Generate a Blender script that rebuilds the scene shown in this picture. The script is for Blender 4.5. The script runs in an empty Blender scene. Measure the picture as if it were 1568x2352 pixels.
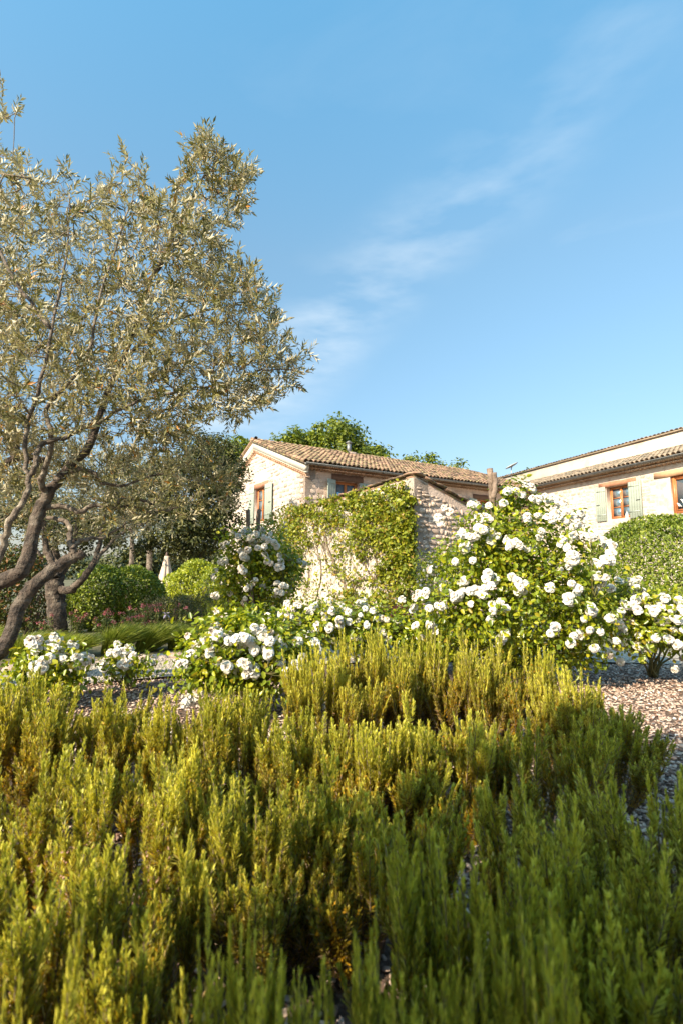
import bpy, math, random
import numpy as np
from mathutils import Matrix, Vector

random.seed(7)
rng = np.random.default_rng(7)
scene = bpy.context.scene
COL = scene.collection

# ------------------------------------------------------------------ camera
F, CU, CV = 1150.0, 784.0, 1176.0            # focal length and centre for a 1568 x 2352 frame
PITCH = math.atan(129.0 / F)
EYE = 1.15
cam_data = bpy.data.cameras.new("camera")
cam = bpy.data.objects.new("camera", cam_data)
COL.objects.link(cam)
cam.location = (0, 0, EYE)
cam.rotation_euler = (math.radians(90) + PITCH, 0, 0)
cam_data.sensor_fit = 'VERTICAL'
cam_data.sensor_height = 36.0
cam_data.sensor_width = 24.0
cam_data.lens = F / 2352.0 * 36.0
cam_data.clip_start = 0.05
cam_data.clip_end = 3000
cam_data.dof.use_dof = True
cam_data.dof.focus_distance = 7.5
cam_data.dof.aperture_fstop = 3.6
scene.camera = cam

# ------------------------------------------------------------------ light
SUN_EL = math.radians(31)
SUN_DIR = np.array([-0.67, -0.742])           # horizontal direction towards the sun
SUN_DIR = SUN_DIR / np.linalg.norm(SUN_DIR)
sd = bpy.data.lights.new("sun", 'SUN')
sd.energy = 5.0
sd.angle = math.radians(0.5)
sd.color = (1.0, 0.86, 0.65)
sun = bpy.data.objects.new("sun", sd)
COL.objects.link(sun)
sv = Vector((SUN_DIR[0] * math.cos(SUN_EL), SUN_DIR[1] * math.cos(SUN_EL), math.sin(SUN_EL)))
sun.rotation_euler = sv.to_track_quat('Z', 'Y').to_euler()
sun.location = (-20, -15, 20)

world = bpy.data.worlds.new("World")
scene.world = world
world.use_nodes = True
wn, wl = world.node_tree.nodes, world.node_tree.links
bg = wn["Background"]
sky = wn.new("ShaderNodeTexSky")
sky.sky_type = 'NISHITA'
sky.sun_disc = False
sky.sun_elevation = SUN_EL
sky.sun_rotation = math.atan2(SUN_DIR[0], SUN_DIR[1])
sky.altitude = 200
sky.air_density = 1.0
sky.dust_density = 1.2
sky.ozone_density = 1.3
bg.inputs[1].default_value = 0.147
# faint cirrus streaks
tc = wn.new("ShaderNodeTexCoord")
def wmap(rot, sc):
    m = wn.new("ShaderNodeMapping")
    m.inputs["Rotation"].default_value = rot
    m.inputs["Scale"].default_value = sc
    wl.new(tc.outputs["Generated"], m.inputs[0])
    return m
m1 = wmap((0, math.radians(38), 0), (1.6, 1.6, 5.5))
n1 = wn.new("ShaderNodeTexNoise")
n1.inputs["Scale"].default_value = 1.3
n1.inputs["Detail"].default_value = 7
n1.inputs["Roughness"].default_value = 0.55
n1.inputs["Distortion"].default_value = 0.6
wl.new(m1.outputs[0], n1.inputs["Vector"])
r1 = wn.new("ShaderNodeMapRange")
r1.inputs["From Min"].default_value = 0.55
r1.inputs["From Max"].default_value = 0.78
r1.inputs["To Max"].default_value = 0.22
wl.new(n1.outputs[0], r1.inputs[0])
# one long diagonal streak: a plane through the eye gives a straight band across the sky
def band(nvec, width, wob):
    dp = wn.new("ShaderNodeVectorMath"); dp.operation = 'DOT_PRODUCT'
    wl.new(tc.outputs["Generated"], dp.inputs[0]); dp.inputs[1].default_value = nvec
    nz = wn.new("ShaderNodeTexNoise"); nz.inputs["Scale"].default_value = 2.4; nz.inputs["Detail"].default_value = 5
    wl.new(tc.outputs["Generated"], nz.inputs["Vector"])
    mm = wn.new("ShaderNodeMath"); mm.operation = 'MULTIPLY_ADD'
    wl.new(nz.outputs[0], mm.inputs[0]); mm.inputs[1].default_value = wob
    wl.new(dp.outputs["Value"], mm.inputs[2])
    sb = wn.new("ShaderNodeMath"); sb.operation = 'SUBTRACT'
    wl.new(mm.outputs[0], sb.inputs[0]); sb.inputs[1].default_value = wob * 0.5
    ab = wn.new("ShaderNodeMath"); ab.operation = 'ABSOLUTE'
    wl.new(sb.outputs[0], ab.inputs[0])
    mr = wn.new("ShaderNodeMapRange"); mr.interpolation_type = 'SMOOTHERSTEP'
    mr.inputs["From Min"].default_value = 0.0; mr.inputs["From Max"].default_value = width
    mr.inputs["To Min"].default_value = 1.0; mr.inputs["To Max"].default_value = 0.0
    wl.new(ab.outputs[0], mr.inputs[0])
    return mr
def pix_dir(u, v):
    x, y = u - CU, CV - v
    d = np.array([x, F * math.cos(PITCH) - y * math.sin(PITCH), F * math.sin(PITCH) + y * math.cos(PITCH)])
    return d / np.linalg.norm(d)
_n = np.cross(pix_dir(610, 900), pix_dir(1330, 190)); _n /= np.linalg.norm(_n)
b1 = band(tuple(_n), 0.125, 0.16)
n2 = wn.new("ShaderNodeTexNoise")
n2.inputs["Scale"].default_value = 3.2; n2.inputs["Detail"].default_value = 6
wl.new(m1.outputs[0], n2.inputs["Vector"])
r2 = wn.new("ShaderNodeMapRange")
r2.inputs["From Min"].default_value = 0.38; r2.inputs["From Max"].default_value = 0.72
wl.new(n2.outputs[0], r2.inputs[0])
bm_ = wn.new("ShaderNodeMath"); bm_.operation = 'MULTIPLY'
wl.new(b1.outputs[0], bm_.inputs[0]); wl.new(r2.outputs[0], bm_.inputs[1])
bm2 = wn.new("ShaderNodeMath"); bm2.operation = 'MULTIPLY'
wl.new(bm_.outputs[0], bm2.inputs[0]); bm2.inputs[1].default_value = 0.75
mx_ = wn.new("ShaderNodeMath"); mx_.operation = 'MAXIMUM'
wl.new(bm2.outputs[0], mx_.inputs[0]); wl.new(r1.outputs[0], mx_.inputs[1])
cm = wn.new("ShaderNodeMixRGB")
cs_ = wn.new("ShaderNodeSeparateXYZ"); wl.new(tc.outputs["Generated"], cs_.inputs[0])
ce_ = wn.new("ShaderNodeMapRange"); wl.new(cs_.outputs[2], ce_.inputs[0])
ce_.inputs["From Min"].default_value = 0.44; ce_.inputs["From Max"].default_value = 0.70
ce_.inputs["To Min"].default_value = 1.0; ce_.inputs["To Max"].default_value = 0.28
cmul = wn.new("ShaderNodeMath"); cmul.operation = 'MULTIPLY'
wl.new(mx_.outputs[0], cmul.inputs[0]); wl.new(ce_.outputs[0], cmul.inputs[1])
wl.new(cmul.outputs[0], cm.inputs[0])
grade = wn.new("ShaderNodeMixRGB"); grade.blend_type = 'MULTIPLY'
grade.inputs[0].default_value = 1.0
grade.inputs[2].default_value = (1.84, 2.60, 2.44, 1)
wl.new(sky.outputs[0], grade.inputs[1])
sep = wn.new("ShaderNodeSeparateXYZ"); wl.new(tc.outputs["Generated"], sep.inputs[0])
gr = wn.new("ShaderNodeValToRGB"); wl.new(sep.outputs[2], gr.inputs[0])
for e_, (p_, c_) in zip([gr.color_ramp.elements[0], gr.color_ramp.elements[1], gr.color_ramp.elements.new(.545), gr.color_ramp.elements.new(.80)],
                        [(0.0, (.235, .150, .165)), (.26, (.345, .165, .158)), (.545, (.475, .40, .375)), (.80, (.44, .53, .53))]):
    e_.position = p_; e_.color = (*c_, 1)
g2 = wn.new("ShaderNodeMixRGB"); g2.blend_type = 'MULTIPLY'; g2.inputs[0].default_value = 1.0
wl.new(grade.outputs[0], g2.inputs[1]); wl.new(gr.outputs[0], g2.inputs[2])
wl.new(g2.outputs[0], cm.inputs[1])
cm.inputs[2].default_value = (2.9, 3.3, 3.6, 1)
wl.new(cm.outputs[0], bg.inputs[0])

scene.view_settings.view_transform = 'Standard'
scene.view_settings.look = 'None'
scene.view_settings.exposure = 1.12
scene.view_settings.gamma = 1.0
scene.view_settings.use_curve_mapping = False
scene.render.engine = 'CYCLES'
scene.cycles.max_bounces = 8
scene.cycles.transparent_max_bounces = 8
scene.cycles.use_denoising = True

# ------------------------------------------------------------------ pixel helpers (2352-high frame)
SP, CP = math.sin(PITCH), math.cos(PITCH)
def at(u, v, Y):
    """world point on the ray of (u,v) at world depth Y"""
    x, y = u - CU, CV - v
    k = Y / (F * CP - y * SP)
    return np.array([x * k, Y, EYE + (F * SP + y * CP) * k])
def at_z(u, v, z=0.0):
    x, y = u - CU, CV - v
    k = (z - EYE) / (F * SP + y * CP)
    return np.array([x * k, (F * CP - y * SP) * k, z])
def proj(p):
    x, y, z = p[0], p[1], p[2] - EYE
    d = y * CP + z * SP
    return CU + F * x / d, CV - F * (-y * SP + z * CP) / d
PX = 1.0 / 1157.0        # metres per pixel per metre of depth, near the horizon

# ------------------------------------------------------------------ object helpers
WL = {}
def wloc(o):
    return WL.get(o.name, np.zeros(3)) if o is not None else np.zeros(3)
def tag(o, label=None, cat=None, group=None, kind=None):
    if label: o['label'] = label
    if cat: o['category'] = cat
    if group: o['group'] = group
    if kind: o['kind'] = kind
    return o
def thing(name, label, cat, loc, group=None, kind=None):
    o = bpy.data.objects.new(name, None)
    o.empty_display_size = 0.2
    COL.objects.link(o)
    o.location = tuple(loc)
    WL[o.name] = np.array(loc, float)
    return tag(o, label, cat, group, kind)
def mesh_np(name, V, polys, mats, attrs=None, smooth=False, midx=None):
    """polys: list of (n,k) int arrays"""
    me = bpy.data.meshes.new(name)
    V = np.asarray(V, dtype=np.float32)
    polys = [np.asarray(p, dtype=np.int32) for p in polys if len(p)]
    me.vertices.add(len(V))
    me.vertices.foreach_set("co", V.ravel())
    nl = sum(p.size for p in polys); npoly = sum(len(p) for p in polys)
    me.loops.add(nl)
    me.loops.foreach_set("vertex_index", np.concatenate([p.ravel() for p in polys]))
    me.polygons.add(npoly)
    tot = np.concatenate([np.full(len(p), p.shape[1], np.int32) for p in polys])
    st = np.concatenate([[0], np.cumsum(tot)[:-1]]).astype(np.int32)
    me.polygons.foreach_set("loop_start", st)
    me.polygons.foreach_set("loop_total", tot)
    if smooth:
        me.polygons.foreach_set("use_smooth", np.ones(npoly, dtype=bool))
    if midx is not None:
        me.polygons.foreach_set("material_index", np.asarray(midx, dtype=np.int32))
    for k, a in (attrs or {}).items():
        at_ = me.attributes.new(k, 'FLOAT', 'POINT')
        at_.data.foreach_set("value", np.asarray(a, dtype=np.float32))
    for m in (mats if isinstance(mats, (list, tuple)) else [mats]):
        me.materials.append(m)
    me.update(calc_edges=True)
    me.validate()
    return me
def link(name, me, parent=None, loc=None):
    o = bpy.data.objects.new(name, me)
    COL.objects.link(o)
    loc = np.zeros(3) if loc is None else np.array(loc, float)
    WL[o.name] = loc
    if parent is not None:
        o.parent = parent
    o.location = tuple(loc - wloc(parent))
    return o
def part(name, V, polys, mats, parent=None, attrs=None, smooth=False, origin=None, midx=None):
    V = np.asarray(V, float)
    og = V.mean(axis=0) if origin is None else np.array(origin, float)
    me = mesh_np(name, V - og, polys, mats, attrs, smooth, midx)
    return link(name, me, parent, og)
def inst(name, me, M, parent=None):
    """instance of a shared mesh with a world matrix M (unrotated parents)"""
    o = bpy.data.objects.new(name, me)
    COL.objects.link(o)
    M = Matrix([list(r) for r in M]) if not isinstance(M, Matrix) else M
    WL[o.name] = np.array(M.translation)
    if parent is not None:
        o.parent = parent
        M = Matrix.Translation(Vector(-wloc(parent))) @ M
    o.matrix_basis = M
    return o

class MB:
    """collects shapes as one mesh"""
    def __init__(s): s.V = []; s.P = {}; s.n = 0; s.A = []
    def add(s, V, faces, r=None):
        V = np.asarray(V, float)
        for f in faces:
            s.P.setdefault(len(f), []).append([i + s.n for i in f])
        s.V.append(V); s.n += len(V)
        s.A.append(np.full(len(V), random.random() if r is None else r))
        return s
    def arr(s, V, P, a=None):
        V = np.asarray(V, float)
        s.P.setdefault(P.shape[1], []).extend((P + s.n).tolist())
        s.V.append(V); s.n += len(V)
        s.A.append(np.full(len(V), random.random()) if a is None else a)
        return s
    def build(s, name, mats, parent=None, smooth=False, origin=None):
        return part(name, np.concatenate(s.V), [np.array(p) for p in s.P.values()], mats, parent,
                    {'rnd': np.concatenate(s.A)}, smooth, origin)
    def mesh(s, name, mats, smooth=False):
        return mesh_np(name, np.concatenate(s.V), [np.array(p) for p in s.P.values()], mats, {'rnd': np.concatenate(s.A)}, smooth)

BOXF = [(0, 3, 2, 1), (4, 5, 6, 7), (0, 1, 5, 4), (1, 2, 6, 5), (2, 3, 7, 6), (3, 0, 4, 7)]
class Frame:
    """wall frame: s along d, z up, o outwards along n"""
    def __init__(s, O, d, n):
        s.O = np.array([O[0], O[1], 0.0]); s.d = np.array([d[0], d[1], 0.0]); s.n = np.array([n[0], n[1], 0.0])
    def p(s, a, z, o=0.0):
        return s.O + s.d * a + s.n * o + np.array([0, 0, z])
    def box(s, mb, a0, a1, z0, z1, o0, o1, r=None):
        V = [s.p(a0, z0, o0), s.p(a1, z0, o0), s.p(a1, z0, o1), s.p(a0, z0, o1),
             s.p(a0, z1, o0), s.p(a1, z1, o0), s.p(a1, z1, o1), s.p(a0, z1, o1)]
        mb.add(V, BOXF, r)
    def mat(s):
        return np.array([[s.d[0], s.n[0], 0, 0], [s.d[1], s.n[1], 0, 0], [0, 0, 1, 0], [0, 0, 0, 1.0]])
def bevel(o, w, seg=2):
    b = o.modifiers.new("bevel", 'BEVEL'); b.width = w; b.segments = seg; b.limit_method = 'ANGLE'
    return o
def tube(mb, pts, radii, n=8, jit=0.0, cap=True, a=None):
    pts = np.asarray(pts, float); k = len(pts)
    radii = np.broadcast_to(np.asarray(radii, float), (k,))
    T = np.gradient(pts, axis=0); T /= np.linalg.norm(T, axis=1)[:, None] + 1e-9
    ref = np.array([0.3, 0.2, 1.0]) if abs(T[0][2]) < 0.85 else np.array([1.0, 0.1, 0])
    u = np.cross(T[0], ref); u /= np.linalg.norm(u)
    V = []
    ang = np.arange(n) * 2 * math.pi / n
    for i in range(k):
        u = u - T[i] * np.dot(u, T[i]); u /= np.linalg.norm(u) + 1e-9
        w = np.cross(T[i], u)
        rr = radii[i] * (1 + jit * rng.uniform(-1, 1, n))
        V.append(pts[i] + np.outer(np.cos(ang) * rr, u) + np.outer(np.sin(ang) * rr, w))
    V = np.concatenate(V)
    P = []
    for i in range(k - 1):
        for j in range(n):
            P.append((i * n + j, i * n + (j + 1) % n, (i + 1) * n + (j + 1) % n, (i + 1) * n + j))
    nn = mb.n
    mb.arr(V, np.array(P), None if a is None else np.full(len(V), a))
    if cap:
        mb.P.setdefault(n, []).append([nn + (k - 1) * n + j for j in range(n)])
        mb.P.setdefault(n, []).append([nn + n - 1 - j for j in range(n)])
def smooth_path(pts, m=6, jit=0.0):
    """Catmull-Rom through pts"""
    pts = np.asarray(pts, float); out = []
    P = np.vstack([2 * pts[0] - pts[1], pts, 2 * pts[-1] - pts[-2]])
    for i in range(1, len(P) - 2):
        for t in np.arange(m) / m:
            p = 0.5 * ((2 * P[i]) + (-P[i - 1] + P[i + 1]) * t + (2 * P[i - 1] - 5 * P[i] + 4 * P[i + 1] - P[i + 2]) * t * t + (-P[i - 1] + 3 * P[i] - 3 * P[i + 1] + P[i + 2]) * t ** 3)
            out.append(p)
    out.append(P[-2]); out = np.array(out)
    if jit: out[1:-1] += rng.normal(0, jit, out[1:-1].shape)
    return out

# ------------------------------------------------------------------ materials
def new_mat(name):
    m = bpy.data.materials.new(name); m.use_nodes = True
    nt = m.node_tree
    return m, nt.nodes, nt.links, nt.nodes["Principled BSDF"]
def ramp(nodes, stops):
    r = nodes.new("ShaderNodeValToRGB")
    el = r.color_ramp.elements
    while len(el) < len(stops): el.new(0.5)
    for e, (p, c) in zip(el, stops):
        e.position = p; e.color = (c[0], c[1], c[2], 1)
    return r
def rnd_node(nodes, links):
    """per-piece random: vertex attribute plus object random"""
    a = nodes.new("ShaderNodeAttribute"); a.attribute_name = 'rnd'
    oi = nodes.new("ShaderNodeObjectInfo")
    s = nodes.new("ShaderNodeMath"); s.operation = 'ADD'
    links.new(a.outputs["Fac"], s.inputs[0]); links.new(oi.outputs["Random"], s.inputs[1])
    f = nodes.new("ShaderNodeMath"); f.operation = 'FRACT'
    links.new(s.outputs[0], f.inputs[0])
    return f
def add_bump(nodes, links, bsdf, scale, strength, dist=0.02, detail=6, coord='Object'):
    t = nodes.new("ShaderNodeTexCoord")
    n = nodes.new("ShaderNodeTexNoise"); n.inputs["Scale"].default_value = scale; n.inputs["Detail"].default_value = detail
    n.inputs["Roughness"].default_value = 0.6
    b = nodes.new("ShaderNodeBump"); b.inputs["Strength"].default_value = strength; b.inputs["Distance"].default_value = dist
    links.new(t.outputs[coord], n.inputs["Vector"]); links.new(n.outputs[0], b.inputs["Height"])
    links.new(b.outputs[0], bsdf.inputs["Normal"])
    return n, t
def noisy(name, c1, c2, scale=5, rough=0.85, bump=0.4, bscale=40, bdist=0.01, spread=(0.3, 0.7), c3=None, s3=30, metal=0, rnd=0.0):
    m, N, L, B = new_mat(name)
    B.inputs["Roughness"].default_value = rough; B.inputs["Metallic"].default_value = metal
    n0, t = add_bump(N, L, B, bscale, bump, bdist)
    n = N.new("ShaderNodeTexNoise"); n.inputs["Scale"].default_value = scale; n.inputs["Detail"].default_value = 8
    n.inputs["Roughness"].default_value = 0.65
    L.new(t.outputs["Object"], n.inputs["Vector"])
    src = n.outputs[0]
    if rnd:
        f = rnd_node(N, L)
        a = N.new("ShaderNodeMath"); a.operation = 'MULTIPLY_ADD'
        L.new(f.outputs[0], a.inputs[0]); a.inputs[1].default_value = rnd; a.inputs[2].default_value = -rnd / 2
        s = N.new("ShaderNodeMath"); s.operation = 'ADD'
        L.new(n.outputs[0], s.inputs[0]); L.new(a.outputs[0], s.inputs[1]); src = s.outputs[0]
    r = ramp(N, [(spread[0], c1), (spread[1], c2)])
    L.new(src, r.inputs[0]); out = r.outputs[0]
    if c3:
        n3 = N.new("ShaderNodeTexNoise"); n3.inputs["Scale"].default_value = s3; n3.inputs["Detail"].default_value = 4
        L.new(t.outputs["Object"], n3.inputs["Vector"])
        r3 = N.new("ShaderNodeMapRange"); r3.inputs["From Min"].default_value = 0.52; r3.inputs["From Max"].default_value = 0.68
        L.new(n3.outputs[0], r3.inputs[0])
        mx = N.new("ShaderNodeMixRGB"); mx.inputs[2].default_value = (*c3, 1)
        L.new(r3.outputs[0], mx.inputs[0]); L.new(out, mx.inputs[1]); out = mx.outputs[0]
    L.new(out, B.inputs["Base Color"])
    return m
def leaf_mat(name, stops, trans=0.35, rough=0.45, under=None, age=None, tcol=(1.25, 1.3, 0.5), spec=0.4):
    """stops: ramp over the per-leaf random; age: second ramp colour list mixed by attribute 'age'"""
    m, N, L, B = new_mat(name)
    out = N["Material Output"]
    f = rnd_node(N, L)
    r = ramp(N, stops); L.new(f.outputs[0], r.inputs[0]); c = r.outputs[0]
    if age:
        a = N.new("ShaderNodeAttribute"); a.attribute_name = 'age'
        r2 = ramp(N, age); L.new(f.outputs[0], r2.inputs[0])
        mx = N.new("ShaderNodeMixRGB"); L.new(a.outputs["Fac"], mx.inputs[0]); L.new(c, mx.inputs[1]); L.new(r2.outputs[0], mx.inputs[2])
        c = mx.outputs[0]
    if under:
        g = N.new("ShaderNodeNewGeometry"); mx = N.new("ShaderNodeMixRGB"); mx.inputs[2].default_value = (*under, 1)
        L.new(g.outputs["Backfacing"], mx.inputs[0]); L.new(c, mx.inputs[1]); c = mx.outputs[0]
    L.new(c, B.inputs["Base Color"]); B.inputs["Roughness"].default_value = rough
    B.inputs["Specular IOR Level"].default_value = spec
    t = N.new("ShaderNodeBsdfTranslucent")
    mu = N.new("ShaderNodeMixRGB"); mu.blend_type = 'MULTIPLY'; mu.inputs[0].default_value = 1
    mu.inputs[2].default_value = (*tcol, 1)
    L.new(c, mu.inputs[1]); L.new(mu.outputs[0], t.inputs[0])
    mix = N.new("ShaderNodeMixShader"); mix.inputs[0].default_value = trans
    L.new(B.outputs[0], mix.inputs[1]); L.new(t.outputs[0], mix.inputs[2]); L.new(mix.outputs[0], out.inputs[0])
    return m
M = {}
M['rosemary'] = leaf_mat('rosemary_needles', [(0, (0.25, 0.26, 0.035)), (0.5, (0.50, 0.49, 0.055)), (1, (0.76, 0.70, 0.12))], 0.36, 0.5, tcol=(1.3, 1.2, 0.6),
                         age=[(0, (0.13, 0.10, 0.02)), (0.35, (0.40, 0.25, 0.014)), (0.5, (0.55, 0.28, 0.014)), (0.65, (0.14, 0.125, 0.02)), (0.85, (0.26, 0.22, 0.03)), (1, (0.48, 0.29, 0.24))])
M['rosemary_stem'] = noisy('rosemary_stem', (0.10, 0.075, 0.05), (0.22, 0.16, 0.11), 30)
M['olive'] = leaf_mat('olive_leaves', [(0, (0.075, 0.080, 0.030)), (0.5, (0.155, 0.148, 0.052)), (0.93, (0.30, 0.265, 0.10)), (0.97, (0.36, 0.17, 0.03)), (1, (0.42, 0.17, 0.03))],
                      0.22, 0.45, under=(0.45, 0.40, 0.27), tcol=(1.2, 1.15, 0.6), spec=0.35)
M['oliveflower'] = leaf_mat('olive_blossom', [(0, (0.30, 0.25, 0.09)), (1, (0.42, 0.37, 0.16))], 0.2, 0.7)
M['bark'] = noisy('olive_bark', (0.032, 0.024, 0.020), (0.15, 0.11, 0.085), 12, 0.95, 1.0, 24, 0.06, spread=(0.38, 0.66), c3=(0.19, 0.155, 0.125), s3=9)
M['barkpale'] = noisy('pale_olive_bark', (0.06, 0.045, 0.035), (0.20, 0.155, 0.12), 14, 0.9, 0.9, 30, 0.03, spread=(0.35, 0.65), c3=(0.33, 0.28, 0.22), s3=11)
M['twig'] = noisy('twig', (0.10, 0.075, 0.05), (0.24, 0.18, 0.12), 12, 0.9, 0.2)
M['darktree'] = leaf_mat('holm_oak_leaves', [(0, (0.028, 0.036, 0.010)), (0.6, (0.065, 0.072, 0.018)), (1, (0.16, 0.15, 0.04))], 0.15, 0.5)
M['greentree'] = leaf_mat('broadleaf_leaves', [(0, (0.06, 0.09, 0.012)), (0.6, (0.15, 0.19, 0.018)), (1, (0.28, 0.30, 0.03))], 0.35, 0.5)
M['hedge'] = leaf_mat('hedge_leaves', [(0, (0.075, 0.11, 0.010)), (0.6, (0.17, 0.22, 0.016)), (1, (0.30, 0.32, 0.04))], 0.28, 0.45, spec=0.4)
M['hedge2'] = leaf_mat('yellow_hedge_leaves', [(0, (0.14, 0.18, 0.010)), (0.6, (0.30, 0.33, 0.015)), (1, (0.45, 0.45, 0.03))], 0.3, 0.35, spec=0.6)
M['photinia'] = leaf_mat('photinia_leaves', [(0, (0.045, 0.065, 0.012)), (0.7, (0.10, 0.11, 0.02)), (0.8, (0.20, 0.09, 0.03)), (1, (0.27, 0.12, 0.04))], 0.2, 0.4)
M['rose_leaf'] = leaf_mat('rose_leaves', [(0, (0.10, 0.15, 0.010)), (0.55, (0.23, 0.28, 0.014)), (0.92, (0.42, 0.41, 0.020)), (1, (0.36, 0.25, 0.03))], 0.38, 0.33, spec=0.55)
M['rose_stem'] = noisy('rose_stem', (0.09, 0.11, 0.03), (0.20, 0.16, 0.06), 10, 0.7, 0.2)
M['rose_wood'] = noisy('rose_wood', (0.09, 0.055, 0.04), (0.20, 0.13, 0.09), 10, 0.9, 0.4)
M['creeper'] = leaf_mat('creeper_leaves', [(0, (0.09, 0.12, 0.012)), (0.55, (0.22, 0.25, 0.020)), (0.85, (0.38, 0.36, 0.03)), (1, (0.30, 0.17, 0.05))], 0.3, 0.45)
M['lavender'] = leaf_mat('lavender_stems', [(0, (0.11, 0.15, 0.018)), (0.6, (0.24, 0.28, 0.03)), (1, (0.42, 0.42, 0.09))], 0.3, 0.5)
M['valerian'] = leaf_mat('valerian_leaves', [(0, (0.06, 0.09, 0.02)), (1, (0.13, 0.15, 0.035))], 0.3)
M['valflower'] = leaf_mat('valerian_flowers', [(0, (0.34, 0.06, 0.10)), (1, (0.55, 0.20, 0.25))], 0.3)
M['iris'] = leaf_mat('iris_petals', [(0, (0.05, 0.01, 0.10)), (1, (0.45, 0.40, 0.55))], 0.3)
M['darkred'] = leaf_mat('dark_red_leaves', [(0, (0.10, 0.02, 0.02)), (1, (0.20, 0.05, 0.03))], 0.3)
m, N, L, B = new_mat('rose_petals')
f = rnd_node(N, L)
at0 = N.new("ShaderNodeAttribute"); at0.attribute_name = 'core'
r = ramp(N, [(0, (0.77, 0.74, 0.68)), (0.8, (0.80, 0.775, 0.73)), (1, (0.74, 0.65, 0.57))])
L.new(f.outputs[0], r.inputs[0])
mxp = N.new("ShaderNodeMixRGB"); mxp.inputs[2].default_value = (0.80, 0.60, 0.34, 1)
L.new(at0.outputs["Fac"], mxp.inputs[0]); L.new(r.outputs[0], mxp.inputs[1])
L.new(mxp.outputs[0], B.inputs["Base Color"]); B.inputs["Roughness"].default_value = 0.55
B.inputs["Specular IOR Level"].default_value = 0.2
t = N.new("ShaderNodeBsdfTranslucent"); L.new(mxp.outputs[0], t.inputs[0])
mix = N.new("ShaderNodeMixShader"); mix.inputs[0].default_value = 0.28
L.new(B.outputs[0], mix.inputs[1]); L.new(t.outputs[0], mix.inputs[2]); L.new(mix.outputs[0], N["Material Output"].inputs[0])
M['petal'] = m
M['stamen'] = noisy('stamens', (0.40, 0.22, 0.05), (0.55, 0.35, 0.10), 60)
M['mortar'] = noisy('lime_mortar', (0.47, 0.40, 0.345), (0.60, 0.53, 0.465), 2.2, 0.95, 0.8, 22, 0.02, c3=(0.42, 0.335, 0.285), s3=3.5)
M['mortar_sun_tint'] = noisy('sun_tinted_mortar', (0.52, 0.38, 0.305), (0.66, 0.50, 0.41), 2.5, 0.95, 0.9, 20, 0.025, c3=(0.42, 0.32, 0.27), s3=3.0)  # mortar lightened and warmed, standing in for sun on the grazed walls
M['stone'] = noisy('limestone', (0.34, 0.285, 0.245), (0.62, 0.555, 0.49), 5, 0.95, 0.8, 18, 0.02, spread=(0.2, 0.8), c3=(0.44, 0.30, 0.21), s3=4, rnd=0.5)
M['stone_sun_tint'] = noisy('sun_tinted_limestone', (0.48, 0.34, 0.265), (0.76, 0.60, 0.49), 5, 0.95, 0.9, 18, 0.02, spread=(0.2, 0.8), c3=(0.42, 0.29, 0.22), s3=4, rnd=0.5)  # limestone made paler and pinker: missing sunlight put into its colour
M['plaster'] = noisy('cream_plaster', (0.46, 0.39, 0.32), (0.56, 0.50, 0.42), 1.2, 0.95, 0.25, 50, 0.004, c3=(0.42, 0.33, 0.26), s3=1.1)
M['rake'] = noisy('pale_render_band', (0.54, 0.50, 0.44), (0.62, 0.58, 0.52), 2, 0.9, 0.2, 40, 0.004)
M['tile'] = noisy('roof_tile', (0.085, 0.058, 0.042), (0.38, 0.225, 0.155), 3, 0.95, 0.7, 40, 0.01, spread=(0.15, 0.85), c3=(0.34, 0.29, 0.13), s3=7, rnd=0.9)
M['tile_dark'] = noisy('weathered_roof_tile', (0.10, 0.080, 0.062), (0.32, 0.235, 0.17), 3, 0.95, 0.7, 40, 0.01, spread=(0.15, 0.85), c3=(0.26, 0.24, 0.17), s3=9, rnd=0.8)
M['cornice'] = noisy('cornice_tile', (0.38, 0.22, 0.14), (0.56, 0.38, 0.27), 4, 0.9, 0.3, 40, 0.004, rnd=0.4)
M['zinc'] = noisy('zinc_gutter', (0.16, 0.165, 0.165), (0.26, 0.265, 0.26), 3, 0.5, 0.1, 30, 0.002, metal=0.6)
M['lintel'] = noisy('aged_oak_lintel', (0.10, 0.050, 0.032), (0.19, 0.10, 0.065), 8, 0.8, 0.6, 30, 0.01)
M['lintel_red'] = noisy('stained_lintel', (0.28, 0.12, 0.07), (0.42, 0.20, 0.12), 6, 0.8, 0.5, 30, 0.01)
M['lintel_pale'] = noisy('pale_pine_lintel', (0.45, 0.25, 0.14), (0.58, 0.35, 0.21), 5, 0.75, 0.4, 30, 0.006)
M['wood'] = noisy('varnished_window_wood', (0.40, 0.125, 0.04), (0.54, 0.20, 0.07), 12, 0.45, 0.15, 40, 0.002)
M['shutter'] = noisy('sage_shutter_paint', (0.25, 0.285, 0.24), (0.33, 0.365, 0.315), 4, 0.6, 0.15, 60, 0.002)
M['iron'] = noisy('dark_iron', (0.02, 0.02, 0.02), (0.05, 0.05, 0.05), 20, 0.6, 0.2)
m, N, L, B = new_mat('window_glass')
B.inputs["Base Color"].default_value = (0.20, 0.30, 0.37, 1); B.inputs["Roughness"].default_value = 0.04; B.inputs["Metallic"].default_value = 0.45  # blue base and part metal stand in for reflected sky
B.inputs["Specular IOR Level"].default_value = 1.0; B.inputs["IOR"].default_value = 1.9
M['glass'] = m
M['post'] = noisy('weathered_stake', (0.12, 0.085, 0.065), (0.30, 0.22, 0.17), 14, 0.95, 0.9, 22, 0.02)
M['dish'] = noisy('grey_dish', (0.30, 0.31, 0.32), (0.42, 0.43, 0.44), 4, 0.5, 0.05)
M['white'] = noisy('white_ceramic', (0.7, 0.7, 0.68), (0.8, 0.8, 0.78), 4, 0.4, 0.05)
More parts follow.
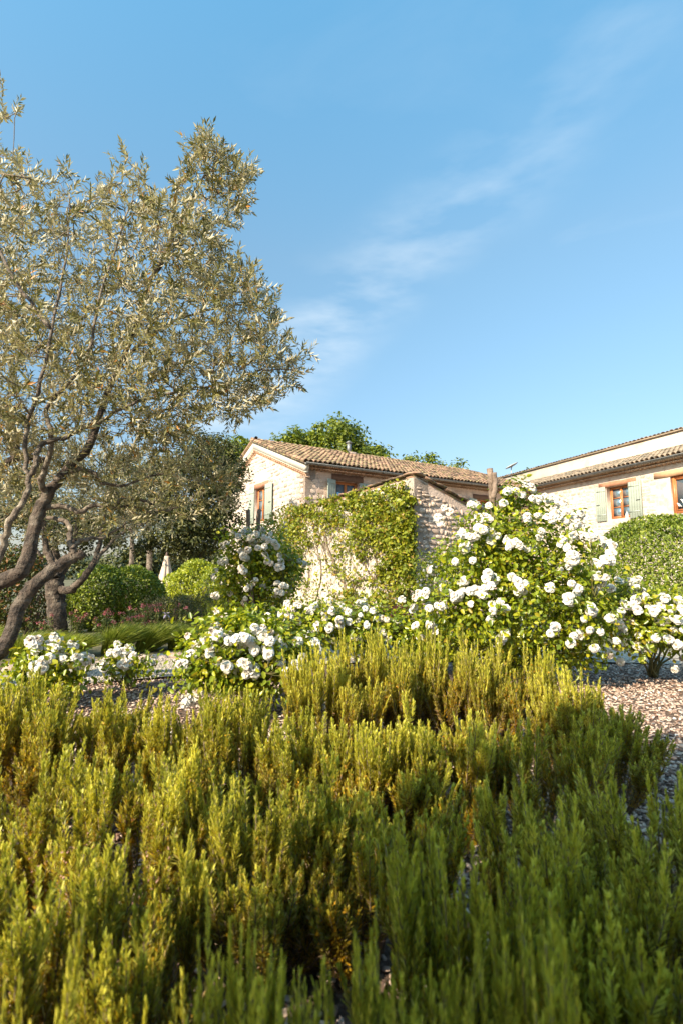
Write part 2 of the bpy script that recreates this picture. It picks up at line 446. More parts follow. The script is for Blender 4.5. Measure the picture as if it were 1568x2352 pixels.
M['canvas'] = noisy('beige_canvas', (0.46, 0.36, 0.29), (0.56, 0.45, 0.37), 3, 0.9, 0.2, 60, 0.002)
M['canvas_dark'] = noisy('dark_trim', (0.10, 0.07, 0.06), (0.15, 0.10, 0.09), 3, 0.9, 0.2)
M['gravel'] = noisy('pale_gravel', (0.34, 0.29, 0.235), (0.52, 0.46, 0.38), 35, 0.95, 1.0, 90, 0.02, spread=(0.35, 0.65), c3=(0.24, 0.20, 0.16), s3=60)
M['pebble'] = noisy('gravel_pebble', (0.36, 0.31, 0.26), (0.56, 0.50, 0.42), 5, 0.9, 0.3, rnd=0.5)
M['chip'] = noisy('bark_chip', (0.20, 0.115, 0.08), (0.60, 0.46, 0.37), 8, 0.95, 0.5, 60, 0.004, spread=(0.2, 0.8), rnd=0.9)
M['mulch'] = noisy('mulch_soil', (0.06, 0.036, 0.025), (0.18, 0.115, 0.08), 30, 0.95, 1.0, 50, 0.03, c3=(0.26, 0.18, 0.13), s3=45)
M['ground'] = noisy('dry_ground', (0.08, 0.075, 0.035), (0.16, 0.14, 0.07), 0.8, 0.95, 0.6, 8, 0.05)
M['far'] = noisy('far_woodland', (0.035, 0.05, 0.02), (0.07, 0.085, 0.035), 0.4, 0.95, 1.0, 2, 0.5)

# ------------------------------------------------------------------ leaf geometry
def unit(A):
    return A / (np.linalg.norm(A, axis=-1, keepdims=True) + 1e-9)
def rand_unit(n):
    return unit(rng.normal(size=(n, 3)))
def leaves(P, D, Nn, Ln, Wd, kind='kite', fold=0.18, curl=0.12):
    """P base, D direction, Nn normal; returns V, polys-array, per-vertex leaf index"""
    n = len(P); D = unit(D)
    S = unit(np.cross(D, Nn)); Nn = np.cross(S, D)
    Ln = np.broadcast_to(Ln, (n,))[:, None]; Wd = np.broadcast_to(Wd, (n,))[:, None]
    if kind == 'kite':
        V = np.stack([P, P + D * Ln * 0.45 + S * Wd * 0.5 + Nn * Wd * fold, P + D * Ln - Nn * Ln * curl, P + D * Ln * 0.45 - S * Wd * 0.5 + Nn * Wd * fold], 1)
        b = np.arange(n)[:, None] * 4
        Q = np.concatenate([b + [0, 1, 2], b + [0, 2, 3]])
        k = 4
    elif kind == 'needle':
        V = np.stack([P - S * Wd * 0.35, P + S * Wd * 0.35, P + D * Ln * 0.7 + S * Wd * 0.5, P + D * Ln, P + D * Ln * 0.7 - S * Wd * 0.5], 1)
        b = np.arange(n)[:, None] * 5
        Q = np.concatenate([b + [0, 1, 2], b + [0, 2, 4], b + [4, 2, 3]])
        k = 5
    else:      # ovate, six points
        V = np.stack([P, P + D * Ln * 0.28 + S * Wd * 0.46 + Nn * Wd * fold, P + D * Ln * 0.68 + S * Wd * 0.40 + Nn * Wd * fold * 0.8 - Nn * Ln * curl * 0.4,
                      P + D * Ln - Nn * Ln * curl, P + D * Ln * 0.68 - S * Wd * 0.40 + Nn * Wd * fold * 0.8 - Nn * Ln * curl * 0.4, P + D * Ln * 0.28 - S * Wd * 0.46 + Nn * Wd * fold], 1)
        b = np.arange(n)[:, None] * 6
        Q = np.concatenate([b + [0, 1, 2, 3], b + [0, 3, 4, 5]])
        k = 6
    return V.reshape(-1, 3), Q, np.repeat(np.arange(n), k)
def ell_points(n, c, r, shell=0.35):
    """points in an ellipsoid, denser towards the surface; returns points and outward directions"""
    u = rand_unit(n)
    k = (1 - shell * rng.random(n) ** 1.3)
    return c + u * k[:, None] * r, unit(u / r)
def foliage(name, mat, P, O, size, aspect=0.55, kind='kite', parent=None, droop=0.2, flat=0.6, kindtag='stuff', var=0.35):
    n = len(P)
    Nn = unit(O * flat + rand_unit(n) * (1 - flat) + np.array([0, 0, 0.25]))
    D = unit(np.cross(Nn, rand_unit(n)) + O * 0.35 + np.array([0, 0, -droop]))
    L_ = size * rng.uniform(1 - var, 1 + var, n)
    V, Q, idx = leaves(P, D, Nn, L_, L_ * aspect, kind)
    o = part(name, V, [Q], mat, parent, {'rnd': rng.random(n)[idx]})
    if kindtag: o['kind'] = kindtag
    return o

# ================================================================== GROUND
def ground_h(x, y):
    d = math.exp(-(((x + 7.5) / 3.5) ** 2 + ((y - 18) / 6.0) ** 2))
    return -1.0 * d
def grid_sheet(name, xs, ys, hf, mat, kind='structure'):
    X, Y = np.meshgrid(xs, ys)
    Z = np.vectorize(hf)(X, Y)
    V = np.stack([X.ravel(), Y.ravel(), Z.ravel()], 1)
    nx = len(xs); i = np.arange(len(ys) - 1)[:, None] * nx + np.arange(nx - 1)[None, :]
    i = i.ravel()
    Q = np.stack([i, i + 1, i + 1 + nx, i + nx], 1)
    o = part(name, V, [Q], mat, None, None, True, origin=(0, 0, 0)); o['kind'] = kind
    return o
def spread(n, far, p=3):
    t = np.linspace(-1, 1, n)
    return np.sign(t) * (abs(t) * 0.08 + abs(t) ** p * 0.92) * far
ground = grid_sheet('ground', spread(81, 900), spread(81, 900), lambda x, y: ground_h(x, y) - 0.004, M['ground'])
# mulch bed: slightly uneven sheet lying on the ground
def mulch_h(x, y):
    return 0.012 + 0.02 * (math.sin(x * 2.1 + y) * math.sin(y * 1.7 - x * 0.6) + 1) * 0.5
mulch = grid_sheet('mulch_bed', np.linspace(-6, 8, 90), np.linspace(-2.5, 6.2, 60), mulch_h, M['mulch'])

# gravel path
path_c = smooth_path([(-9, 3.2, 0), (-6, 4.05, 0), (-3.6, 5.05, 0), (-2.0, 5.75, 0), (0, 6.55, 0), (2.2, 6.75, 0), (4.2, 6.45, 0), (6.5, 6.5, 0), (11, 8.5, 0)], 10)
def ribbon(name, c, w, z, mat, jitter=0.05):
    T = unit(np.gradient(c, axis=0)); S = np.stack([-T[:, 1], T[:, 0], T[:, 2] * 0], 1)
    n = len(c); k = 7
    V = []
    for i in range(n):
        for j in range(k):
            q = c[i] + S[i] * w * (j / (k - 1) - 0.5) * (1 + rng.uniform(-jitter, jitter))
            V.append((q[0], q[1], z + 0.02 * math.sin(math.pi * j / (k - 1)) + rng.uniform(-.003, .003)))
    Q = [(i * k + j, i * k + j + 1, (i + 1) * k + j + 1, (i + 1) * k + j) for i in range(n - 1) for j in range(k - 1)]
    return part(name, V, [np.array(Q)], mat, None, None, True), S
path, path_S = ribbon('path', path_c, 1.0, 0.045, M['gravel'])
path['kind'] = 'structure'
# loose pebbles on the path
def chips(name, pts, size, thick, mat, parent=None, tilt=0.35, n_side=5):
    """flat irregular chips as one joined mesh"""
    n = len(pts)
    yaw = rng.uniform(0, 2 * math.pi, n)
    Nn = unit(np.stack([rng.normal(0, tilt, n), rng.normal(0, tilt, n), np.ones(n)], 1))
    A = unit(np.cross(Nn, np.stack([np.cos(yaw), np.sin(yaw), np.zeros(n)], 1))); Bv = np.cross(Nn, A)
    L_ = size * rng.uniform(0.5, 1.5, n); W_ = L_ * rng.uniform(0.35, 0.8, n); T_ = thick * rng.uniform(.6, 1.4, n)
    V = []
    for top in (0, 1):
        for j in range(n_side):
            a = 2 * math.pi * j / n_side
            rr = rng.uniform(0.75, 1.15, n)
            V.append(pts + A * (np.cos(a) * L_ * rr * 0.5)[:, None] + Bv * (np.sin(a) * W_ * rr * 0.5)[:, None] + Nn * (T_ * top)[:, None])
    V = np.stack(V, 1)
    b = np.arange(n)[:, None] * (2 * n_side)
    topf = b + np.arange(n_side) + n_side
    sides = np.concatenate([b + np.array([j, (j + 1) % n_side, n_side + (j + 1) % n_side, n_side + j]) for j in range(n_side)])
    o = part(name, V.reshape(-1, 3), [topf, sides], mat, parent, {'rnd': np.repeat(rng.random(n), 2 * n_side)})
    o['kind'] = 'stuff'
    return o
ii = rng.integers(25, len(path_c) - 22, 9000)
pp = path_c[ii] + path_S[ii] * rng.uniform(-.5, .5, 9000)[:, None] + rng.uniform(-.1, .1, (9000, 3)) * [1, 1, 0]
pp[:, 2] = 0.052 + rng.uniform(0, .012, 9000)
chips('pebbles', pp, 0.02, 0.008, M['pebble'])
# bark chips on the bed (dense where the bed is bare)
def bed_pts(n, x0, x1, y0, y1):
    P = np.stack([rng.uniform(x0, x1, n), rng.uniform(y0, y1, n)], 1)
    return np.array([(x, y, mulch_h(x, y) + rng.uniform(0, 0.012)) for x, y in P])
cp = np.concatenate([bed_pts(20000, 1.2, 5.2, 2.2, 6.0), bed_pts(9000, -4.5, 0.2, 3.0, 5.3), bed_pts(11000, -1.6, 2.2, .5, 3.0)])
dp_ = np.min(np.linalg.norm(cp[:, None, :2] - path_c[None, ::3, :2], axis=2), axis=1)
cp = cp[dp_ > 0.42]
chips('bark_mulch', cp, 0.030, 0.005, M['chip'])
# edging stones along the far edge of the path
em = MB()
stone_me = []
def stone_mesh(name, mat, nseg=9, sm=True):
    ang = np.sort((np.arange(nseg) + rng.uniform(-.3, .3, nseg)) * 2 * math.pi / nseg)
    pw = 0.62
    cx = np.sign(np.cos(ang)) * abs(np.cos(ang)) ** pw; cz = np.sign(np.sin(ang)) * abs(np.sin(ang)) ** pw
    k = 0.5 * rng.uniform(0.84, 1.05, nseg)
    out = np.stack([cx * k, np.full(nseg, -0.6), cz * k], 1)
    mid = np.stack([cx * k * 0.97, 0.35 * rng.uniform(.7, 1.2, nseg), cz * k * 0.97], 1)
    inn = np.stack([cx * k * 0.66, 0.85 * rng.uniform(.7, 1.15, nseg), cz * k * 0.66], 1)
    V = np.concatenate([out, mid, inn, [[0, rng.uniform(.8, 1.1), 0]]])
    q = [(i, (i + 1) % nseg, nseg + (i + 1) % nseg, nseg + i) for i in range(nseg)] + \
        [(nseg + i, nseg + (i + 1) % nseg, 2 * nseg + (i + 1) % nseg, 2 * nseg + i) for i in range(nseg)]
    t = [(2 * nseg + i, 2 * nseg + (i + 1) % nseg, 3 * nseg) for i in range(nseg)]
    return V, np.array(q), np.array(t), mesh_np(name, V, [np.array(q), np.array(t)], mat, {'rnd': np.zeros(len(V))}, sm)
SV = {k: [stone_mesh('stone', M[k]) for _ in range(8)] for k in ('stone', 'stone_sun_tint')}
def edge_stones():
    acc = 25.0
    L_ = np.concatenate([[0], np.cumsum(np.linalg.norm(np.diff(path_c, axis=0), axis=1))])
    s = L_[18]
    while s < L_[45]:
        w = random.uniform(.16, .30)
        i = int(np.searchsorted(L_, s)); i = min(i, len(path_c) - 2)
        c = path_c[i] + path_S[i] * 0.60
        t = unit(path_c[i + 1] - path_c[i]); n = path_S[i]
        h = random.uniform(.07, .11)
        Mx = np.eye(4); Mx[:3, 0] = t * w; Mx[:3, 2] = -n * random.uniform(.14, .2); Mx[:3, 1] = np.array([0, 0, 1.0]) * h; Mx[:3, 3] = (c[0], c[1], 0.02)
        inst('edging_stone', random.choice(SV['stone_sun_tint'])[3], Mx, path)
        s += w + 0.015
edge_stones()

# ================================================================== BUILDINGS
def horiz_dir(u_vp):
    a = math.atan((u_vp - CU) / (F / CP)); return np.array([math.sin(a), math.cos(a)])
dG = horiz_dir(50)                      # receding to the left
nG = np.array([-dG[1], dG[0]])          # outward normal of walls facing left and front
dF = np.array([dG[1], -dG[0]])          # receding to the right
nF = -dG                                # faces right and front
C0 = at(700.5, 1200, 19.0)[:2]
FG = Frame(C0, dG, nG); FF = Frame(C0, dF, nF)
def sz(fr, u, v, o=0.0):
    """wall coordinates of the pixel ray on the plane offset o"""
    d = pix_dir(u, v); E = np.array([0, 0, EYE])
    P0 = fr.O + fr.n * o
    k = np.dot(P0 - E, fr.n) / np.dot(d, fr.n)
    p = E + d * k
    return np.dot(p - P0, fr.d), p[2]
def r1(x, y): return 516.7 + .3662 * x, 947.3 + .3662 * y
def r2(x, y): return 1090.9 + .3043 * x, 947.3 + .3043 * y

def wall_skin(fr, s0, s1, z0, ztop, openings, reveal=0.22, thick=0.45):
    """outer skin with reveals round the openings plus a closed body of the given thickness.  ztop(s) is piecewise linear"""
    mb = MB()
    ss = sorted(set([s0, s1] + [o[0] for o in openings] + [o[1] for o in openings] + [k for k in getattr(ztop, 'knots', []) if s0 < k < s1]))
    for a, b in zip(ss[:-1], ss[1:]):
        holes = sorted([(o[2], o[3]) for o in openings if o[0] <= a + 1e-6 and o[1] >= b - 1e-6])
        z = z0
        for h0, h1 in holes:
            mb.add([fr.p(a, z), fr.p(b, z), fr.p(b, h0), fr.p(a, h0)], [(0, 1, 2, 3)], 0.2)
            z = h1
        mb.add([fr.p(a, z), fr.p(b, z), fr.p(b, ztop(b)), fr.p(a, ztop(a))], [(0, 1, 2, 3)], 0.2)
        # inner leaf, top
        mb.add([fr.p(a, z0, -thick), fr.p(b, z0, -thick), fr.p(b, ztop(b), -thick), fr.p(a, ztop(a), -thick)], [(3, 2, 1, 0)], 0.2)
        mb.add([fr.p(a, ztop(a)), fr.p(b, ztop(b)), fr.p(b, ztop(b), -thick), fr.p(a, ztop(a), -thick)], [(0, 1, 2, 3)], 0.2)
    for (a, b, h0, h1) in openings:
        V = [fr.p(a, h0), fr.p(b, h0), fr.p(b, h1), fr.p(a, h1), fr.p(a, h0, -reveal), fr.p(b, h0, -reveal), fr.p(b, h1, -reveal), fr.p(a, h1, -reveal)]
        mb.add(V, [(0, 4, 5, 1), (1, 5, 6, 2), (2, 6, 7, 3), (3, 7, 4, 0)], 0.2)
    for a in (s0, s1):
        mb.add([fr.p(a, z0), fr.p(a, z0, -thick), fr.p(a, ztop(a), -thick), fr.p(a, ztop(a))], [(0, 1, 2, 3)], 0.2)
    return mb

def lay_stones(fr, s0, s1, z0, z1, inside, rh, wm, mat, parent, nparts, key, proud=(0.006, 0.03), gap=0.022, skip=0.0, quoins=None):
    lst = []
    z = z0
    while z < z1:
        h = rh * random.uniform(0.7, 1.4)
        s = s0 + random.uniform(-.1, 0)
        while s < s1:
            w = wm * random.choice((0.55, 0.8, 1.0, 1.25, 1.6)) * random.uniform(.85, 1.15)
            hh = h * random.uniform(.75, 1.08)
            cs, cz = s + w / 2, z + h / 2 + random.uniform(-.03, .03)
            if inside(cs, cz, w / 2, hh / 2) and random.random() > skip:
                lst.append((cs, cz, max(w - gap, .03), max(hh - gap, .03), random.uniform(-.14, .14)))
            s += w
        z += h
    lst.sort(key=lambda q: key(q[0], q[1]))
    sg = 1.0 if np.cross(fr.d, fr.n)[2] > 0 else -1.0
    rest = MB()
    for i, (cs, cz, w, h, rot) in enumerate(lst):
        c, s_ = math.cos(rot), math.sin(rot)
        dd = fr.d * sg; up = np.array([0, 0, 1.0])
        A = (dd * c + up * s_) * w; U = (-dd * s_ + up * c) * h
        Mx = np.eye(4); Mx[:3, 0] = A; Mx[:3, 1] = fr.n * random.uniform(*proud); Mx[:3, 2] = U; Mx[:3, 3] = fr.p(cs, cz, 0)
        V, q, t, me = random.choice(SV[mat])
        if i < nparts:
            inst('stone', me, Mx, parent)
        else:
            W_ = V @ Mx[:3, :3].T + Mx[:3, 3]
            a = np.full(len(W_), random.random())
            n0 = rest.n
            rest.arr(W_, q, a)
            rest.P.setdefault(3, []).extend((t + n0).tolist())
    if rest.n:
        o = rest.build('stone', M[mat], parent, smooth=True); o['kind'] = 'stuff'

def shutter(fr, s0, s1, z0, z1, parent, angle=0.0, hinge='a', planks=4, o0=0.03):
    """louvreless plank shutter; planks are parts of the shutter, standing o0 off the wall, swung by angle about its hinge"""
    h = s0 if hinge == 'a' else s1
    sgn = 1 if hinge == 'a' else -1
    ca, sa = math.cos(angle), math.sin(angle)
    d2 = fr.d * ca * sgn + fr.n * sa; n2 = fr.n * ca - fr.d * sa * sgn
    f2 = Frame((fr.p(h, 0, o0))[:2], d2[:2], n2[:2])
    w = s1 - s0
    back = MB(); f2.box(back, 0.01, w - 0.01, z0 + .01, z1 - .01, 0.0, 0.012)
    sh = back.build('shutter', M['shutter'], parent)
    pw = w / planks
    for k in range(planks):
        mb = MB(); f2.box(mb, k * pw + .003, (k + 1) * pw - .003, z0, z1, 0.014, 0.034)
        bevel(mb.build('plank', M['shutter'], sh), .004, 1)
    for zz in (z0 + .16 * (z1 - z0), z0 + .86 * (z1 - z0)):
        mb = MB(); f2.box(mb, 0.0, w * 0.85, zz, zz + .05, 0.036, 0.044); mb.build('hinge_strap', M['shutter'], sh)
    mb = MB(); f2.box(mb, w * .6, w * .9, z0 + .47 * (z1 - z0), z0 + .485 * (z1 - z0), 0.036, 0.06); mb.build('latch', M['iron'], sh)
    return sh
def window(fr, s0, s1, z0, z1, parent, reveal=0.22, leaves_=2, rows=3, fw=0.055, deco=None, reveal_fw=None):
    o1 = -reveal + 0.09; o0 = o1 - 0.06
    mb = MB()
    fr.box(mb, s0, s0 + fw, z0, z1, o0, o1); fr.box(mb, s1 - fw, s1, z0, z1, o0, o1)
    fr.box(mb, s0 + fw, s1 - fw, z1 - fw, z1, o0, o1); fr.box(mb, s0 + fw, s1 - fw, z0, z0 + fw, o0, o1)
    wf = mb.build('window', M['wood'], parent)
    a0, a1, b0, b1 = s0 + fw, s1 - fw, z0 + fw, z1 - fw
    lw = (a1 - a0) / leaves_
    st = 0.05
    for k in range(leaves_):
        x0, x1 = a0 + k * lw + .002, a0 + (k + 1) * lw - .002
        mb = MB()
        fr.box(mb, x0, x0 + st, b0 + .002, b1 - .002, o0 + .01, o1 + .012); fr.box(mb, x1 - st, x1, b0 + .002, b1 - .002, o0 + .01, o1 + .012)
        fr.box(mb, x0 + st, x1 - st, b1 - st, b1 - .002, o0 + .01, o1 + .012); fr.box(mb, x0 + st, x1 - st, b0 + .002, b0 + st * 1.3, o0 + .01, o1 + .012)
        mb.build('sash', M['wood'], wf)
        c0, c1 = b0 + st * 1.3, b1 - st
        for r in range(rows):
            y0 = c0 + (c1 - c0) * r / rows; y1 = c0 + (c1 - c0) * (r + 1) / rows
            if r: 
                mb = MB(); fr.box(mb, x0 + st, x1 - st, y0 - .012, y0 + .012, o0 + .015, o1 + .006); mb.build('glazing_bar', M['wood'], wf)
            mb = MB(); fr.box(mb, x0 + st, x1 - st, y0 + (.012 if r else 0), y1 - (.012 if r < rows - 1 else 0), o0 + .02, o0 + .028)
            mb.build('pane', M['glass'], wf)
    return wf
def beam(fr, s0, s1, z0, z1, o0, o1, parent, mat, name='lintel', skew=0.0):
    """hewn beam with slightly crooked edges"""
    n = 7; V = []
    for i in range(n):
        s = s0 + (s1 - s0) * i / (n - 1); j = lambda: random.uniform(-.012, .012)
        V += [fr.p(s, z0 + j(), o0), fr.p(s, z0 + j() + skew * i, o1), fr.p(s, z1 + j() + skew * i, o1), fr.p(s, z1 + j(), o0)]
    Fc = []
    for i in range(n - 1):
        for k in range(4):
            Fc.append((i * 4 + k, i * 4 + (k + 1) % 4, (i + 1) * 4 + (k + 1) % 4, (i + 1) * 4 + k))
    Fc += [(0, 3, 2, 1), tuple((n - 1) * 4 + k for k in range(4))]
    mb = MB(); mb.add(V, Fc); return mb.build(name, M[mat], parent)

def tile_mesh(mat, r0=.085, r1_=.10, ln=.42, th=.014, seg=6, name='roof_tile'):
    """arched barrel tile, y up the slope, front end at y=0"""
    V = []
    for (y, r) in ((0, r1_), (ln, r0)):
        for rad in (r, r - th):
            for i in range(seg + 1):
                a = math.pi * i / seg
                V.append((math.cos(a) * rad, y, math.sin(a) * rad * 1.0 + (0.0 if y else 0.022)))
    k = seg + 1; Fc = []
    for i in range(seg):
        Fc.append((i, i + 1, 2 * k + i + 1, 2 * k + i))
        Fc.append((k + i + 1, k + i, 3 * k + i, 3 * k + i + 1))
        Fc.append((i + 1, i, k + i, k + i + 1))
    V = np.array(V); Fc = np.array(Fc)
    return V, Fc, mesh_np(name, V, [Fc], mat, {'rnd': np.zeros(len(V))}, False)
TV = {k: [tile_mesh(M[k]) for _ in range(1)] for k in ('tile', 'tile_dark')}
def lay_tiles(fr, s0, s1, o_eave, z_eave, slope, length, mat, parent, nparts, key, col=0.215, exp=0.33, cut=None, base=True, flip=1):
    """barrel tiles from the eave (offset o_eave) rising inwards"""
    ca = 1 / math.sqrt(1 + slope * slope); sa = slope * ca
    Y = -fr.n * ca + np.array([0, 0, sa]); Z = fr.n * sa + np.array([0, 0, ca])
    X = np.cross(Y, Z)
    lst = []
    ncol = int((s1 - s0) / col); nrow = int(math.ceil(length / exp))
    for j in range(ncol + 1):
        for k in range(nrow):
            s = s0 + col * j; t = k * exp
            if cut and not cut(s, t): continue
            lst.append((s + random.uniform(-.008, .008), t + random.uniform(-.012, .012), random.uniform(-.05, .05), random.uniform(0, .016), j, k))
    lst.sort(key=lambda q: key(q[0], q[1]))
    rest = MB()
    E = fr.p(0, z_eave, o_eave)
    for i, (s, t, rot, lift, j, k) in enumerate(lst):
        c, s_ = math.cos(rot), math.sin(rot)
        Mx = np.eye(4)
        Mx[:3, 0] = X * c + Y * s_; Mx[:3, 1] = -X * s_ + Y * c; Mx[:3, 2] = Z
        Mx[:3, 3] = E + fr.d * s + Y * t + Z * (0.02 + lift)
        V, Fc, me = TV[mat][0]
        if i < nparts: inst('roof_tile', me, Mx, parent)
        else: rest.arr(V @ Mx[:3, :3].T + Mx[:3, 3], Fc, np.full(len(V), random.random()))
    # channel tiles between, as one joined part
    for j in range(ncol):
        s = s0 + col * (j + .5)
        for k in range(nrow):
            if cut and not cut(s, k * exp): continue
            V, Fc, me = TV[mat][0]
            Vm = V * [0.95, 1, -0.6]; Vm[:, 2] += 0.035
            W_ = Vm @ np.stack([X, Y, Z], 1).T + E + fr.d * s + Y * (k * exp)
            rest.arr(W_, Fc[:, ::-1], np.full(len(V), random.random()))
    o = rest.build('roof_tile', M[mat], parent); o['kind'] = 'stuff'
    # deck under the tiles
    mb = MB()
    a, b = s0 - .08, s1 + .08
    p = [E + fr.d * a, E + fr.d * b, E + fr.d * b + Y * length, E + fr.d * a + Y * length]
    mb.add([q - Z * .05 for q in p] + [q + Z * .0 for q in p], BOXF)
    mb.build('roof_deck', M[mat], parent)
def cornice(origin, along, out, n, pitch, mat, parent, r=.078, ln=.22, rows=1, drop=.10, step=.10, up=np.array([0, 0, 1.0])):
    """génoise: short half-round tiles sticking out under the eave, and the mortar bed above them"""
    if 'c' not in TV:
        TV['c'] = tile_mesh(M['cornice'], r, r, ln, .012, 7, 'cornice_tile')
    V, Fc, me = TV['c']
    for rw in range(rows):
        for i in range(n):
            p = origin + along * (pitch * (i + .5 + .5 * (rw % 2))) + out * (-ln + .0 + ln - step * rw) - up * (drop * rw)
            Mx = np.eye(4); Mx[:3, 0] = along; Mx[:3, 1] = -out; Mx[:3, 2] = up; Mx[:3, 3] = p - out * 0.0
            inst('cornice_tile', me, Mx, parent)
def slab(o, a, b, t, name, mat, parent):
    """box from origin o along vectors a, b, t"""
    mb = MB(); mb.add([o, o + a, o + a + b, o + b, o + t, o + a + t, o + a + b + t, o + b + t], BOXF)
    return mb.build(name, mat, parent)
UP = np.array([0, 0, 1.0])

# ---------------------------------------------------------------- farmhouse wing (left)
SL = 0.376
GW = 9.56; RS = GW / 2                                  # gable width, ridge position
OV = 0.42
z_e = sz(FF, 698, 1060, OV)[1] - 0.02                   # tile edge height at the eave
z_w = z_e + OV * SL - 0.16                              # wall top under the eave
LF = 14.2                                               # length of the long front
house = thing('stone_house', 'rubble stone house with tiled gable roof and sage shutters, left of the two buildings', 'house', (C0[0], C0[1], 0))
def gable_top(s):
    return z_w - 0.02 + SL * (s if s < RS else GW - s)
gable_top.knots = [RS]
def op(fr, uv_left_top, uv_right_bot):
    a = sz(fr, *uv_left_top); b = sz(fr, *uv_right_bot)
    return (min(a[0], b[0]), max(a[0], b[0]), min(a[1], b[1]), max(a[1], b[1]))
s_a = sz(FG, *r1(256, 560))[0]; s_b = sz(FG, *r1(190, 560))[0]
z_a = sz(FG, *r1(240, 683))[1]; z_b = sz(FG, *r1(240, 466))[1]
W1 = (s_a, s_b, z_a, z_b)
wall_skin(FG, 0, GW, -.6, gable_top, [W1]).build('gable_wall', M['mortar'], house)
s_a = sz(FF, *r1(693, 480))[0]; s_b = sz(FF, *r1(836, 480))[0]
z_b = sz(FF, *r1(745, 434))[1]; z_a = z_b - 1.3
W2 = (s_a, s_b, z_a, z_b)
s_a = sz(FF, 1092, 1160)[0]; s_b = sz(FF, 1123, 1160)[0]; z_b = sz(FF, 1105, 1148)[1]; z_a = z_b - 1.3
W3 = (s_a, s_b, z_a, z_b)
flat_top = lambda s: z_w - 0.02
wall_skin(FF, 0.0, LF, -.6, flat_top, [W2, W3]).build('front_wall', M['mortar_sun_tint'], house)
# rear and far walls
FB = Frame(FG.p(GW, 0)[:2], dF, dG); FE = Frame(FF.p(LF, 0)[:2], dG, dF)
wall_skin(FB, 0, LF, -.6, flat_top, []).build('rear_wall', M['mortar'], house)
wall_skin(FE, 0, GW, -.6, gable_top, []).build('end_wall', M['mortar'], house)
def in_gable(s, z, hw, hh):
    if z + hh > min(gable_top(s - hw), gable_top(s + hw)) - 0.33: return False
    if s - hw < 0.01: return False
    a, b, c, d = W1
    if a - .10 < s < b + .10 and c - .1 < z < d + .80: return False
    return not (s + hw > a and s - hw < b and z + hh > c and z - hh < d + .02)
lay_stones(FG, 0.02, GW - .05, 0, gable_top(RS), in_gable, .17, .30, 'stone', house, 300, lambda s, z: s - z * 2.2 + (6 if z < 2.4 else 0), proud=(.012, .05), skip=.05)
def in_front(s, z, hw, hh):
    if z + hh > z_w - .30 or s - hw < .01: return False
    for (a, b, c, d) in (W2, W3):
        if s + hw > a - .04 and s - hw < b + .04 and z + hh > c and z - hh < d + .45: return False
    return True
lay_stones(FF, 0.02, LF, 0, z_w, in_front, .16, .27, 'stone_sun_tint', house, 90, lambda s, z: s - z, proud=(.01, .045), skip=.10)
# roof, front and rear slope
roof_len = (RS + OV) * math.sqrt(1 + SL * SL)
lay_tiles(FF, -.22, LF + .1, OV, z_e, SL, roof_len, 'tile', house, 300, lambda s, t: s * .6 + t)
FBk = Frame(FG.p(GW, 0)[:2], dF, dG)
E = FBk.p(0, z_e, OV); Yd = -FBk.n * (1 / math.sqrt(1 + SL * SL)) + UP * (SL / math.sqrt(1 + SL * SL))
slab(E + FBk.d * -.3 - UP * .04, FBk.d * (LF + .5), Yd * roof_len, UP * .09, 'rear_roof', M['tile'], house)
# ridge tiles
zr = z_e + SL * (RS + OV)
V, Fc, me = TV['tile'][0]
for i in range(int((LF + .3) / .36)):
    p = FF.p(-.3 + i * .36, zr + .03, -RS)
    Mx = np.eye(4); Mx[:3, 0] = FF.n * 1.25; Mx[:3, 1] = FF.d; Mx[:3, 2] = UP * 1.1; Mx[:3, 3] = p
    inst('ridge_tile', me, Mx, house)
# verge: pale band, tile edge and cornice on both rakes
for side in (0, 1):
    a = FG.p(0 - OV * .9 if side == 0 else GW + OV * .9, 0, 0)
    zt = z_e + (OV * .1) * SL
    P0 = np.array([a[0], a[1], zt]); P1 = FG.p(RS, zr, 0)
    rk = P1 - P0; rl = np.linalg.norm(rk); rk = rk / rl
    nrm = np.cross(rk, FG.n); nrm = nrm if nrm[2] > 0 else -nrm
    slab(P0 - nrm * .33 + FG.n * .002, rk * rl, FG.n * .20, nrm * .27, 'verge_band', M['rake'], house)
    # tiles lying along the verge, seen edge-on
    nt = int(rl / .34)
    for i in range(nt + 1):
        Mx = np.eye(4); Mx[:3, 0] = FG.n * 1.0; Mx[:3, 1] = rk; Mx[:3, 2] = nrm; Mx[:3, 3] = P0 + rk * (i * .34) + FG.n * .19 - nrm * .045
        inst('verge_tile', me, Mx, house)
    n_c = int(rl / .2)
    for rw in range(2):
        cornice(P0 - nrm * (.47 + .10 * rw) + FG.n * (.17 - .09 * rw), rk, FG.n, n_c, .2, 'cornice', house, up=nrm)
    slab(P0 - nrm * .40 + FG.n * .002, rk * rl, FG.n * .16, nrm * .07, 'cornice_bed', M['rake'], house)
